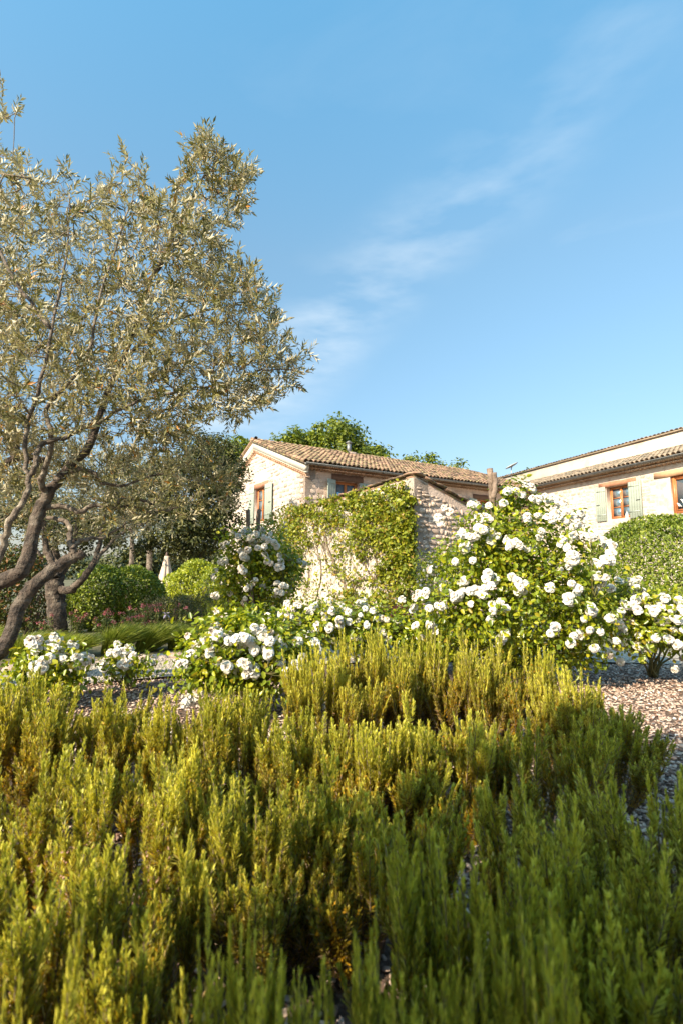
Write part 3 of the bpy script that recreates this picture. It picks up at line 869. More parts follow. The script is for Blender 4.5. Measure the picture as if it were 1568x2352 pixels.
# cornice under the front eave: two courses
for rw, (o_, zz) in enumerate(((.34, -.10), (.22, -.20))):
    cornice(FF.p(0 + .1 * (rw % 2), z_w + zz, o_), FF.d, FF.n, int(LF / .2), .2, 'cornice', house)
    slab(FF.p(-.05, z_w + zz + .072, .002), FF.d * (LF + .1), FF.n * (o_ - .01), UP * .022, 'cornice_bed', M['mortar_sun_tint'], house)
def gutter(fr, s0, s1, o, z, parent, r=.065, nb=14, name='gutter'):
    mb = MB(); V = []; seg = 8; Fc = []
    for s in (s0, s1):
        for rad in (r, r - .006):
            for i in range(seg + 1):
                a = math.pi + math.pi * i / seg
                V.append(fr.p(s, z + math.sin(a) * rad, o + math.cos(a) * rad))
    k = seg + 1
    for i in range(seg):
        Fc += [(i, i + 1, 2 * k + i + 1, 2 * k + i), (k + i, 3 * k + i, 3 * k + i + 1, k + i + 1)]
    Fc += [(0, 2 * k, 3 * k, k), (seg, k + seg, 3 * k + seg, 2 * k + seg), tuple(range(k)), tuple(2 * k + i for i in range(k))]
    mb.add(V, Fc)
    g = mb.build(name, M['zinc'], parent, smooth=False)
    rim = MB(); tube(rim, [fr.p(s0, z, o + r), fr.p(s1, z, o + r)], .011, 6); rim.build('gutter_rim', M['zinc'], g)
    for b in range(nb):
        s = s0 + (s1 - s0) * (b + .5) / nb
        mb = MB(); pts = [fr.p(s, z + math.sin(math.pi + math.pi * i / 8) * (r + .006), o + math.cos(math.pi + math.pi * i / 8) * (r + .006)) for i in range(9)]
        tube(mb, pts, .009, 4); mb.build('gutter_bracket', M['zinc'], g)
    return g
gutter(FF, -.25, LF, OV + .075, z_e - .015, house)
# windows, shutters, lintels
window(FG, W1[0], W1[1], W1[2], W1[3], house, rows=3)
lz = W1[3]; beam(FG, W1[0] - .28, W1[1] + .06, lz - .01, lz + .21, -.02, .035, house, 'lintel_red')
shutter(FG, sz(FG, *r1(308, 560))[0], W1[0] - .02, W1[2] - .02, W1[3] + .06, house, .06, 'b')
shutter(FG, W1[1] + .02, W1[1] + .62, W1[2] - .02, W1[3] + .04, house, .05, 'a')
window(FF, W2[0], W2[1], W2[2], W2[3], house, rows=1)
beam(FF, W2[0] - .18, W2[1] + .22, W2[3] + .0, W2[3] + .27, -.02, .03, house, 'lintel')
shutter(FF, sz(FF, *r1(620, 480))[0], W2[0] - .02, W2[2], W2[3] + .02, house, .35, 'b')
shutter(FF, W2[1] + .02, W2[1] + .62, W2[2], W2[3] + .0, house, .12, 'a')
window(FF, W3[0], W3[1], W3[2], W3[3], house, rows=2)
beam(FF, W3[0] - .2, W3[1] + .25, W3[3], W3[3] + .24, -.02, .03, house, 'lintel')
shutter(FF, W3[0] - .62, W3[0] - .02, W3[2], W3[3] + .0, house, .2, 'b')
# chimney stub with a metal flue
cb = at(801, 1037, 25.5)
mb = MB(); fr = Frame(cb[:2], dF, nF)
fr.box(mb, -.28, .28, z_e + 1.0, cb[2] - .28 + .22, -.25, .25)
ch = bevel(mb.build('chimney', M['mortar_sun_tint'], house), .02)
mb = MB(); tube(mb, [cb + [0, 0, -.1], cb + [0, 0, .42]], [.11, .11], 12); tube(mb, [cb + [0, 0, .44], cb + [0, 0, .47]], [.17, .17], 12); tube(mb, [cb + [0, 0, .49], cb + [0, 0, .56]], [.16, .05], 12)
mb.build('flue', M['zinc'], ch)

# ---------------------------------------------------------------- outbuilding with sloping wall tops
A0 = at(951.5, 1200, 12.0)[:2]
SG = Frame(A0, dG, nG); SF = Frame(A0, dF, nF)
shed = thing('stone_outbuilding', 'low stone outbuilding with tile-capped sloping walls, half hidden by creeper', 'outbuilding', (A0[0], A0[1], 0))
zc0 = sz(SG, 951.5, 1092)[1]
ls, zs = sz(SG, 678, 1177)
LSG = ls + .6
k1 = (zs - zc0) / ls
sR, zR = sz(SF, 1069.6, 1158)
k2 = (zR - zc0) / sR
LSF = 3.3
stop = lambda s: zc0 - .04 + k1 * s
ftop = lambda s: zc0 - .04 + k2 * s
wall_skin(SG, 0, LSG, -.2, stop, []).build('side_wall', M['mortar'], shed)
wall_skin(SF, 0.0, LSF, -.2, ftop, []).build('front_wall', M['mortar_sun_tint'], shed)
SB = Frame(SF.p(LSF, 0)[:2], dG, dF); SE = Frame(SG.p(LSG, 0)[:2], dF, dG)
wall_skin(SB, 0, LSG, -.2, lambda s: zc0 - .04 + k2 * LSF + k1 * s, []).build('rear_wall', M['mortar'], shed)
wall_skin(SE, 0, LSF, -.2, lambda s: zc0 - .04 + k2 * s + k1 * LSG, []).build('end_wall', M['mortar'], shed)
rz = zc0 - .02
c00 = SG.p(0, rz, .0); c10 = SG.p(LSG, rz + k1 * LSG, 0); c01 = SF.p(LSF, rz + k2 * LSF, 0)
slab(c00, c10 - c00, c01 - c00, UP * .05, 'roof', M['tile'], shed)
# coping: crooked tile slabs along the two visible wall tops
def coping(P0, dirv, length, out, parent, n, wid=.30, th=.035):
    t = 0
    while t < length:
        w = random.uniform(.26, .42); mb = MB()
        a = P0 + dirv * t + UP * (.055 + random.uniform(0, .02)); ov = .09 + random.uniform(-.02, .03)
        tl = random.uniform(-.03, .05)
        V = []
        for (s, zt) in ((0, 0), (w * .5, .012), (w * 1.06, 0)):
            for o_ in (ov, ov - wid):
                for h in (0, th):
                    V.append(a + dirv * s + out * o_ + UP * (h + zt + tl * s / w) + rng.normal(0, .005, 3))
        Fc = [(0, 4, 5, 1), (4, 8, 9, 5), (2, 3, 7, 6), (6, 7, 11, 10), (1, 5, 7, 3), (5, 9, 11, 7), (0, 2, 6, 4), (4, 6, 10, 8), (0, 1, 3, 2), (8, 10, 11, 9)]
        mb.add(V, Fc); mb.build('coping_tile', M['tile'], parent)
        t += w
dv = unit(c10 - c00); coping(c00 - dv * .1, dv, LSG, SG.n, shed, 16)
dv2 = unit(c01 - c00); coping(c00, dv2, np.linalg.norm(c01 - c00), SF.n, shed, 10)
in_sf = lambda s, z, hw, hh: s - hw > .0 and s + hw < LSF and z + hh < min(ftop(s - hw), ftop(s + hw)) - .12
lay_stones(SF, 0.0, LSF - .05, 0, zc0, in_sf, .115, .17, 'stone_sun_tint', shed, 230, lambda s, z: s - z * .3, proud=(.02, .055), gap=.018)
in_sg = lambda s, z, hw, hh: s - hw > .01 and z + hh < stop(s) - .35 and (s < .5 or random.random() < .45)
lay_stones(SG, 0.0, LSG, .2, zc0, in_sg, .15, .25, 'stone', shed, 110, lambda s, z: s + z, proud=(.004, .018), skip=.1)

# ---------------------------------------------------------------- long building on the right
dR = np.array([-.332, .943]); dR = dR / np.linalg.norm(dR); nR = np.array([-dR[1], dR[0]])
R0 = at(1475, 1200, 20.0)[:2]
FR = Frame(R0, dR, nR)
OVR = .40
z_r = sz(FR, 1500, 1056.7, OVR)[1]
zwr = z_r + OVR * .32 - .16
barn = thing('long_stone_house', 'long pale stone building with tiled lean-to roof and picture window, at the right', 'house', (R0[0], R0[1], 0))
S0R, S1R = -5.0, 9.6
def opR(xa, xb, xm, yt, yb):
    return (sz(FR, *r2(xb, 600))[0], sz(FR, *r2(xa, 600))[0], sz(FR, *r2(xm, yb))[1], sz(FR, *r2(xm, yt))[1])
WA = opR(988, 1157, 1090, 548, 800)
zb_, zt_ = sz(FR, *r2(1500, 768))[1], sz(FR, *r2(1500, 478))[1]
WB = (sz(FR, *r2(1476, 600))[0] - 2.3, sz(FR, *r2(1476, 600))[0], zb_, zt_)
ftr = lambda s: zwr - .02
wall_skin(FR, S0R, S1R, -.3, ftr, [WA, WB]).build('front_wall', M['mortar'], barn)
for nm, f_, ln in (('end_wall', Frame(FR.p(S0R, 0)[:2], -nR, -dR), 7.0), ('far_wall', Frame(FR.p(S1R, 0)[:2], -nR, dR), 7.0), ('rear_wall', Frame(FR.p(S0R, 0, -7.0)[:2], dR, -nR), S1R - S0R)):
    wall_skin(f_, 0, ln, -.3, ftr, []).build(nm, M['mortar'], barn)
def in_r(s, z, hw, hh):
    if z + hh > zwr - .32: return False
    a, b, c, d = WA
    if s + hw > a - .05 and s - hw < b + .12 and z + hh > c - .1 and z - hh < d + .32: return False
    a, b, c, d = WB
    if s + hw > a - .1 and s - hw < b + .50 and z + hh > c - .25 and z - hh < d + .35: return False
    return True
lay_stones(FR, S0R, S1R, 0, zwr, in_r, .13, .25, 'stone', barn, 300, lambda s, z: abs(s + .0) - (z - 3) * .8, proud=(.004, .022), skip=.12)
lay_tiles(FR, S0R, S1R + .2, OVR, z_r, .32, 3.5, 'tile_dark', barn, 300, lambda s, t: s * .35 + t * 1.2 + (3 if s < -2 else 0))
for rw, (o_, zz) in enumerate(((.32, -.10), (.2, -.20))):
    n_c = int((S1R - S0R) / .2)
    cornice(FR.p(S0R + .1 * rw, zwr + zz, o_), FR.d, FR.n, n_c, .2, 'cornice', barn)
    slab(FR.p(S0R, zwr + zz + .072, .002), FR.d * (S1R - S0R), FR.n * (o_ - .01), UP * .022, 'cornice_bed', M['mortar'], barn)
gutter(FR, S0R, S1R, OVR + .075, z_r - .01, barn)
# upper wall behind the lower roof, with its own tile edge
UO = -3.0
z_u0 = z_r + (OVR + 3.0) * .32 - .15
z_u1 = sz(FR, 1500, 1006, UO)[1]
FU = Frame(FR.p(0, 0, UO)[:2], dR, nR)
su1 = sz(FU, 1146, 1099)[0]
mb = MB(); FU.box(mb, S0R - 1, su1, z_u0 - 1, z_u1, -3.9, 0); mb.build('upper_wall', M['plaster'], barn)
V, Fc, me = TV['tile_dark'][0]
s = S0R
while s < su1:
    Mx = np.eye(4); w = random.uniform(.95, 1.1)
    Mx[:3, 0] = FU.d * w; Mx[:3, 1] = -FU.n; Mx[:3, 2] = UP * .75; Mx[:3, 3] = FU.p(s, z_u1 + .045 + random.uniform(-.01, .01), .12 + random.uniform(-.02, .02))
    inst('verge_tile', me, Mx, barn); s += .21
slab(FU.p(S0R - 1, z_u1 + .003, .10), FU.d * (su1 - S0R + 1.1), -FU.n * 4.1, UP * .05, 'upper_roof', M['tile_dark'], barn)
wa = window(FR, WA[0], WA[1] - .0, WA[2], WA[3], barn, reveal=.30, rows=3)
beam(FR, sz(FR, *r2(1210, 500))[0], sz(FR, *r2(932, 550))[0], WA[3] + .0, WA[3] + .20, -.02, .035, barn, 'lintel_red')
shutter(FR, sz(FR, *r2(1262, 600))[0], WA[0] - .02, WA[2] - .05, WA[3] + .04, barn, .05, 'b', planks=5)
shutter(FR, WA[1] + .02, sz(FR, *r2(912, 600))[0], WA[2] - .05, WA[3] + .04, barn, .05, 'a', planks=5)
window(FR, WB[0], WB[1], WB[2], WB[3], barn, reveal=.16, leaves_=1, rows=1, fw=.11)
beam(FR, WB[0] - .3, sz(FR, *r2(1348, 480))[0], WB[3] + .0, WB[3] + .24, -.02, .035, barn, 'lintel_pale')
# window sills
for (fr_, W, hs) in ((FR, WB, barn), (FG, W1, house)):
    mb = MB(); fr_.box(mb, W[0] - .06, W[1] + .06, W[2] - .05, W[2] - .002, -.1, .04); mb.build('window_sill', M['plaster'], hs)
# small ornaments behind / on the glass
def bird(c, sc, name, label):
    mb = MB()
    tube(mb, [c + np.array([0, 0, 0]) * sc, c + FR.d * -.03 * sc + UP * .03 * sc, c + FR.d * -.01 * sc + UP * .07 * sc, c + FR.d * .03 * sc + UP * .115 * sc], np.array([.012, .04, .035, .018]) * sc, 8)
    tube(mb, [c + FR.d * .03 * sc + UP * .10 * sc, c + FR.d * .045 * sc + UP * .125 * sc, c + FR.d * .08 * sc + UP * .13 * sc], np.array([.012, .022, .003]) * sc, 8)
    tube(mb, [c + FR.d * -.02 * sc + UP * .04 * sc, c + FR.d * -.11 * sc + UP * .0 * sc], np.array([.025, .006]) * sc, 8)
    return tag(mb.build(name, M['white'], None, True), label, 'ornament', 'white bird ornaments in the picture window')
og = -.16 + .09 - .06 + .028 + .004
s_, z_ = sz(FR, *r2(1537, 700), og); bird(FR.p(s_, z_ - .06, og + .02), 1.1, 'bird_ornament', 'white bird ornament at the left edge of the picture window, lower one')
s_, z_ = sz(FR, *r2(1566, 672), og); bird(FR.p(s_, z_ - .06, og + .02), 1.1, 'bird_ornament', 'white bird ornament in the picture window, higher and cut by the photo edge')
s_, z_ = sz(FR, *r2(1143, 770), -.1); c = FR.p(s_, WA[2] + .005, -.10)
mb = MB(); tube(mb, [c, c + UP * .015, c + UP * .16, c + UP * .19, c + UP * .22, c + UP * .25], [.06, .06, .055, .035, .02, .004], 10)
mb.add([c + FR.d * -.01 + UP * .25, c + FR.d * .01 + UP * .25, c + FR.d * .01 + UP * .29, c + FR.d * -.01 + UP * .29, c + FR.n * .01 + FR.d * -.01 + UP * .25, c + FR.n * .01 + FR.d * .01 + UP * .25, c + FR.n * .01 + FR.d * .01 + UP * .29, c + FR.n * .01 + FR.d * -.01 + UP * .29], BOXF)
tag(mb.build('lantern', M['white'], None, True), 'small white lantern on the sill of the shuttered window', 'lantern')
# satellite dish
db = sz(FU, 1174, 1097); B0 = FU.p(db[0], z_u1 + .05, .02)
dish = thing('satellite_dish', 'grey flat satellite dish on a short mast above the roof edge', 'satellite dish', B0)
mb = MB(); tube(mb, [B0 + [0, 0, -.25], B0, B0 + [0, 0, .45]], .028, 8); mb.build('mast', M['dish'], dish)
mb = MB(); tube(mb, [B0 + [-.18, 0, -.02], B0 + [.02, 0, .05]], .02, 6); tube(mb, [B0 + [.2, 0, -.02], B0 + [0, 0, .05]], .02, 6); mb.build('mast_foot', M['dish'], dish)
ct = B0 + np.array([0.04, 0, .62]); ax = unit(np.array([.86, .1, .42])); nn = unit(np.array([-.42, .1, .88])); bb = np.cross(nn, ax)
V = []; seg = 20
for rr, h in ((.0, .03), (.8, .035), (1, .02), (1, -.02), (.6, -.06), (0, -.08)):
    for i in range(seg):
        a = 2 * math.pi * i / seg
        V.append(ct + ax * math.cos(a) * .45 * rr + bb * math.sin(a) * .33 * rr + nn * h)
mb = MB(); mb.add(V, [(r * seg + i, r * seg + (i + 1) % seg, (r + 1) * seg + (i + 1) % seg, (r + 1) * seg + i) for r in range(5) for i in range(seg)])
mb.build('panel', M['dish'], dish, True)
mb = MB(); tube(mb, [B0 + [0, 0, .43], ct - nn * .06], .035, 8); mb.build('bracket', M['dish'], dish)

# ================================================================== VEGETATION
def blob_cloud(n_blobs, per, ells, blob_r, shell=0.5):
    """leaf positions in clumps that themselves fill the ellipsoids (centre, radii) ; gives positions and outward directions"""
    vol = np.array([r[0] * r[1] * r[2] for _, r in ells]) ** 0.667; vol = vol / vol.sum()
    P, O = [], []
    for i in range(n_blobs):
        c, r = ells[rng.choice(len(ells), p=vol)]
        p, o = ell_points(1, np.array(c), np.array(r), shell)
        br = blob_r * rng.uniform(.6, 1.4)
        m = int(per * rng.uniform(.7, 1.3))
        q, oo = ell_points(m, p[0], np.array([br, br, br * .75]), .9)
        P.append(q); O.append(unit(oo + o * .6))
    return np.concatenate(P), np.concatenate(O)

# ---------------------------------------------------------------- tree skeleton
class Tree:
    def __init__(s): s.N = []; s.par = []; s.rmin = []; s.tips = []
    def limb(s, pts, r0, r1, parent=-1, m=5, jit=0.007):
        """fixed limb; returns index of last node"""
        P = smooth_path(pts, m, jit)
        idx = []
        for i, p in enumerate(P):
            if i == 0 and parent >= 0:
                idx.append(parent); continue
            s.N.append(p); s.par.append(idx[-1] if idx else parent)
            s.rmin.append(r0 + (r1 - r0) * i / (len(P) - 1)); idx.append(len(s.N) - 1)
        return idx
    def near(s, p):
        A = np.array(s.N); return int(np.argmin(np.linalg.norm(A - p, axis=1)))
    def grow(s, targets, seg=0.16, wig=0.25, first=0, sag=0.0):
        A = np.zeros((len(s.N) + len(targets) * 40, 3)); A[:len(s.N)] = s.N; n = len(s.N)
        d0 = [np.min(np.linalg.norm(A[first:n] - t, axis=1)) for t in targets]
        for k in np.argsort(d0):
            t = targets[k]
            d = np.linalg.norm(A[first:n] - t, axis=1)
            j = int(np.argmin(d)) + first
            L_ = d[j - first]; m = max(2, int(L_ / seg))
            a = A[j].copy(); off = rng.normal(0, wig * L_ * .25, 3)
            last = j
            for i in range(1, m + 1):
                f = i / m
                p = a + (t - a) * f + off * math.sin(math.pi * f) + rng.normal(0, .012, 3) * (f < 1) + np.array([0, 0, sag * L_ * math.sin(math.pi * f)])
                A[n] = p; s.N.append(p); s.par.append(last); s.rmin.append(0); last = n; n += 1
            s.tips.append(last)
    def radii(s, rt=0.0022, e=0.42, rmax=.05):
        cnt = np.zeros(len(s.N))
        for t in s.tips: cnt[t] += 1
        order = range(len(s.N) - 1, -1, -1)
        for i in order:
            if s.par[i] >= 0: cnt[s.par[i]] += cnt[i]
        r = np.minimum(rt * np.maximum(cnt, 1) ** e, rmax)
        return np.maximum(r, np.array(s.rmin))
    def twig_mesh(s, name, mat, parent, r, only=lambda i: True, n=4):
        V, Q = [], []
        k = 0
        N = np.array(s.N); par = np.array(s.par)
        idx = np.array([i for i in range(len(N)) if par[i] >= 0 and s.rmin[i] == 0 and only(i)])
        a, b = N[par[idx]], N[idx]
        T = unit(b - a); U = unit(np.cross(T, np.array([.31, .2, .93]))); W_ = np.cross(T, U)
        ra, rb = np.minimum(r[par[idx]], r[idx] * 1.5)[:, None], r[idx][:, None]
        rings = []
        for (c, rr) in ((a, ra), (b, rb)):
            for j in range(n):
                th = 2 * math.pi * j / n
                rings.append(c + U * rr * math.cos(th) + W_ * rr * math.sin(th))
        V = np.stack(rings, 1).reshape(-1, 3)
        base = np.arange(len(idx))[:, None] * 2 * n
        Q = np.concatenate([base + np.array([j, (j + 1) % n, n + (j + 1) % n, n + j]) for j in range(n)])
        o = part(name, V, [Q], mat, parent, {'rnd': np.zeros(len(V))}, True); o['kind'] = 'stuff'
        return o

def leaf_shoots(tree, tips, per, length, Ln, Wd, up=0.35, opp=True):
    """pairs of leaves along a shoot that continues each tip"""
    N = np.array(tree.N); par = np.array(tree.par)
    tips = np.asarray(tips)
    p0 = N[tips]; d = unit(p0 - N[par[tips]])
    d = unit(d + rand_unit(len(tips)) * .45 + np.array([0, 0, up]))
    P, D, Nn, T_ = [], [], [], []
    a0 = rng.uniform(0, 6.28, len(tips)); U = unit(np.cross(d, np.array([.3, .2, .9]))); W_ = np.cross(d, U)
    for k in range(per):
        f = (k + .5) / per
        q = p0 - d * length * .35 + d * length * 1.1 * f
        for sgn in (0, math.pi):
            az = a0 + k * 1.57 + sgn
            side = U * np.cos(az)[:, None] + W_ * np.sin(az)[:, None]
            spread_ = 1.0 - .55 * f
            P.append(q); D.append(unit(d * .9 + side * spread_ + rand_unit(len(tips)) * .25)); Nn.append(unit(d - side * .2 + rand_unit(len(tips)) * .35))
    P, D, Nn = map(np.concatenate, (P, D, Nn))
    n = len(P); L_ = Ln * rng.uniform(.65, 1.25, n)
    return P, D, Nn, L_, L_ * Wd

# ---------------------------------------------------------------- big olive tree in front, leaning in from the left
olive = thing('olive_tree', 'large silvery olive tree with twisting grey limbs, nearest tree at the left', 'tree', (-4.35, 4.3, 0))
T1 = Tree()
def A(u, v, Y): return at(u, v, Y)
T1.limb([(-4.35, 4.3, 0), (-4.2, 4.3, .35), A(-160, 1400, 4.35)], .16, .10)
kn = len(T1.N) - 1
la = T1.limb([T1.N[kn], A(0, 1335, 4.3), A(60, 1300, 4.3), A(84, 1192, 4.4), A(110, 1137, 4.45), A(157, 1075, 4.5), A(205, 1024, 4.6), A(250, 900, 4.8), A(300, 780, 4.9), A(350, 640, 4.9), A(430, 520, 4.9)], .072, .010, kn)
lc = T1.limb([T1.N[kn], A(-40, 1340, 4.1), A(8, 1250, 4.05), A(24, 1196, 4.0), A(60, 1137, 4.0), A(64, 1094, 4.0), A(60, 984, 4.0), A(90, 900, 4.0), A(120, 760, 4.0), A(150, 600, 4.1), A(160, 450, 4.2)], .034, .006, kn)
lb = T1.limb([T1.N[kn], A(-120, 1250, 4.7), A(-40, 1120, 4.8), A(40, 1050, 4.9), A(110, 1058, 5.0)], .062, .03, kn)
def at_nodes(idx, p): return idx[int(np.argmin([np.linalg.norm(T1.N[i] - p) for i in idx]))]
def br(idx, first, pts, r0, r1_, jit=.006):
    j = at_nodes(idx, first); return T1.limb([T1.N[j]] + pts, r0, r1_, j, 5, jit)
e1 = br(la, A(112, 1167, 4.45), [A(150, 1163, 4.5), A(183, 1175, 4.5), A(220, 1160, 4.6), A(262, 1168, 4.6), A(305, 1162, 4.7), A(345, 1180, 4.7), A(380, 1172, 4.8), A(420, 1160, 4.8), A(470, 1120, 4.8)], .027, .006)
e2 = br(e1, A(262, 1168, 4.6), [A(285, 1148, 4.6), A(325, 1150, 4.65), A(352, 1155, 4.7), A(370, 1130, 4.7)], .022, .006)
f1 = br(la, A(157, 1075, 4.5), [A(215, 1085, 4.6), A(226, 1104, 4.6), A(275, 1116, 4.6), A(310, 1108, 4.65), A(400, 1080, 4.8)], .024, .007)
d1 = br(la, A(104, 1140, 4.45), [A(95, 1110, 4.35), A(106, 1075, 4.3), A(118, 1000, 4.2), A(112, 930, 4.2), A(200, 820, 4.2), A(240, 640, 4.3), A(300, 470, 4.4)], .032, .006)
d2 = br(lc, A(64, 1094, 4.0), [A(85, 1060, 4.0), A(96, 1020, 4.05), A(146, 1005, 4.1), A(180, 990, 4.15), A(240, 960, 4.2), A(300, 930, 4.3), A(400, 900, 4.4), A(520, 880, 4.5), A(600, 850, 4.5), A(670, 850, 4.6)], .024, .005)
g1 = br(la, A(280, 820, 4.85), [A(360, 760, 5.0), A(450, 720, 5.1), A(560, 700, 5.1), A(620, 720, 5.1)], .020, .005)
g2 = br(la, A(350, 640, 4.9), [A(420, 500, 4.8), A(460, 420, 4.7), A(500, 350, 4.7)], .02, .004)
g3 = br(lb, A(40, 1050, 4.9), [A(20, 960, 5.1), A(-60, 820, 5.3), A(-100, 600, 5.4), A(-60, 420, 5.5)], .05, .008)
g4 = br(lc, A(120, 760, 4.0), [A(40, 650, 3.9), A(-20, 520, 3.9), A(10, 400, 3.9)], .02, .005)
# the low second stem that ends in a pruned stub
st = T1.limb([(-4.2, 4.1, 0), A(-30, 1520, 4.15), A(44, 1394, 4.2), A(75, 1350, 4.2), A(110, 1318, 4.25), A(150, 1290, 4.3), A(192, 1268, 4.35)], .062, .044)
s2 = T1.limb([T1.N[st[-3]], A(168, 1262, 4.3), A(178, 1245, 4.35), A(205, 1236, 4.4), A(245, 1232, 4.5), A(290, 1200, 4.6)], .026, .008, st[-3])
s3 = T1.limb([T1.N[s2[3]], A(160, 1235, 4.35), A(163, 1215, 4.4), A(145, 1195, 4.5), A(110, 1190, 4.6)], .026, .018, s2[3])
# crown volume: a polygon outline gives the width of the crown at each height; its depth is real
crown_poly = np.array([(-700, 560), (-420, 380), (-120, 330), (0, 320), (55, 350), (105, 410), (155, 370), (190, 440), (238, 430), (285, 345), (325, 385), (345, 440), (395, 470), (430, 320), (480, 305), (530, 355), (585, 395), (572, 470), (500, 545), (560, 610), (625, 680), (650, 760), (712, 815), (685, 880), (632, 935), (560, 940), (545, 975), (470, 950), (440, 985), (500, 1030), (560, 1100), (530, 1160), (430, 1190), (330, 1215), (230, 1200), (200, 1120), (60, 1100), (-60, 1180), (-500, 1200), (-760, 900)], float)
def in_poly(u, v, P):
    x, y = P[:, 0], P[:, 1]; x2, y2 = np.roll(x, -1), np.roll(y, -1)
    c = ((y > v) != (y2 > v)) & (u < (x2 - x) * (v - y) / (y2 - y + 1e-9) + x)
    return c.sum() % 2 == 1
tg = []
while len(tg) < 4100:
    u, v = rng.uniform(-760, 720), rng.uniform(300, 1215)
    if u < -60 and rng.random() < .55: continue
    if v < 620 and u < 330 and rng.random() < .35: continue
    if v > 1000 and rng.random() < .5: continue
    if not in_poly(u, v, crown_poly): continue
    # depth spread: thick in the middle of the crown, thin at the outline
    dc = 1 - min(1.0, math.hypot((u + 20) / 720, (v - 800) / 520))
    h = .25 + 1.15 * math.sqrt(max(dc, 0))
    if v > 1000: h = min(h, .5)
    Y = 4.7 + rng.uniform(-1, 1) * h * (1 if rng.random() < .5 else .75)
    nz = math.sin(u * .021 + Y * 3) * math.sin(v * .024 + Y * 2.1)
    if nz < -.35 and rng.random() < .6: continue
    tg.append(A(u, v, Y))
tg += [A(*q) for q in [(10, 262, 4.2), (34, 252, 4.2), (5, 215, 4.3), (-2, 180, 4.3), (20, 270, 4.25), (40, 258, 4.15), (-30, 300, 4.3), (2, 190, 4.3), (8, 272, 4.2)]]
nfix = len(T1.N)
T1.grow(np.array(tg), seg=.14, wig=.35, first=12)
rad = T1.radii(.0016, .36, .02)
def limb_parts(T, groups, root, mat_of, jit=.06, n=12):
    for k, (idx, mname, nm) in enumerate(groups):
        mb = MB(); tube(mb, [T.N[i] for i in idx], [max(T.rmin[i], .004) * (1 + .05 * math.sin(q * 1.3 + math.sin(q))) for q, i in enumerate(idx)], n, jit)
        mb.build(nm, M[mname], root, True)
trunk0 = list(range(0, kn + 1))
limb_parts(T1, [(trunk0, 'bark', 'trunk'), (la, 'bark', 'limb'), (st, 'bark', 'stem'), (lc, 'barkpale', 'limb'), (lb, 'bark', 'limb'), (e1, 'barkpale', 'limb'), (e2, 'barkpale', 'limb'),
                (f1, 'barkpale', 'limb'), (d1, 'barkpale', 'limb'), (d2, 'barkpale', 'limb'), (g1, 'barkpale', 'limb'), (g2, 'barkpale', 'limb'), (g3, 'bark', 'limb'), (g4, 'barkpale', 'limb'),
                (s2, 'barkpale', 'limb'), (s3, 'barkpale', 'limb')], olive, None)
T1.twig_mesh('twigs', M['twig'], olive, rad)
P, D, Nn, L_, W_ = leaf_shoots(T1, T1.tips, 8, .17, .066, .27)
V, Q, idx = leaves(P, D, Nn, L_, W_, 'kite', .12, .1)
cr = part('crown', V, [Q], M['olive'], olive, {'rnd': rng.random(len(P))[idx]}); cr['kind'] = 'stuff'
# tiny blossom clusters among the leaves
nb_ = 15000; sel = rng.choice(len(P), nb_); pb = P[sel] + rand_unit(nb_) * .02
V, Q, idx = leaves(pb, rand_unit(nb_), rand_unit(nb_), .015 * rng.uniform(.6, 1.3, nb_), .014, 'kite', .3, .2)
part('blossom', V, [Q], M['oliveflower'], olive, {'rnd': rng.random(nb_)[idx]})['kind'] = 'stuff'

# ---------------------------------------------------------------- second olive behind
ol2 = thing('olive_tree', 'smaller olive tree with a thick dark forked trunk, standing behind the pink flowers', 'tree', at_z(137, 1472))
T2 = Tree(); Y2 = ol2.location.y
b0 = at_z(137, 1470)
t2 = T2.limb([b0 - [0, 0, .05], A(133, 1430, Y2), A(130, 1390, Y2), A(127, 1350, Y2), A(128, 1325, Y2)], .155, .125)
x1 = T2.limb([T2.N[t2[-1]], A(118, 1290, Y2), A(106, 1258, Y2 + .1), A(100, 1180, Y2 + .2), A(90, 1100, Y2 + .3)], .07, .025, t2[-1])
x2 = T2.limb([T2.N[t2[-6]], A(160, 1356, Y2 - .1), A(190, 1330, Y2 - .2), A(212, 1300, Y2 - .2), A(226, 1262, Y2 - .1), A(238, 1200, Y2), A(250, 1120, Y2)], .07, .02, t2[-6])
x3 = T2.limb([T2.N[t2[-1]], A(150, 1300, Y2 + .1), A(170, 1250, Y2 + .3), A(180, 1180, Y2 + .4)], .06, .02, t2[-1])
x4 = T2.limb([T2.N[x2[16]], A(262, 1240, Y2), A(300, 1215, Y2), A(360, 1190, Y2)], .035, .01, x2[16])
tg = []
while len(tg) < 750:
    p, o = ell_points(1, A(170, 1130, Y2 + .2), np.array([1.9, 1.6, 1.05]), .7)
    p = p[0]
    if p[2] < 1.3 + rng.random() * .3: continue
    tg.append(p)
T2.grow(np.array(tg), seg=.22, wig=.3)
rad = T2.radii(.003, .40, .03)
limb_parts(T2, [(t2, 'bark', 'trunk'), (x1, 'bark', 'limb'), (x2, 'bark', 'limb'), (x3, 'bark', 'limb'), (x4, 'barkpale', 'limb')], ol2, None, .10, 14)
T2.twig_mesh('twigs', M['twig'], ol2, rad)
P, D, Nn, L_, W_ = leaf_shoots(T2, T2.tips, 7, .26, .085, .28)
V, Q, idx = leaves(P, D, Nn, L_, W_, 'kite', .12, .1)
part('crown', V, [Q], M['olive'], ol2, {'rnd': rng.random(len(P))[idx]})['kind'] = 'stuff'

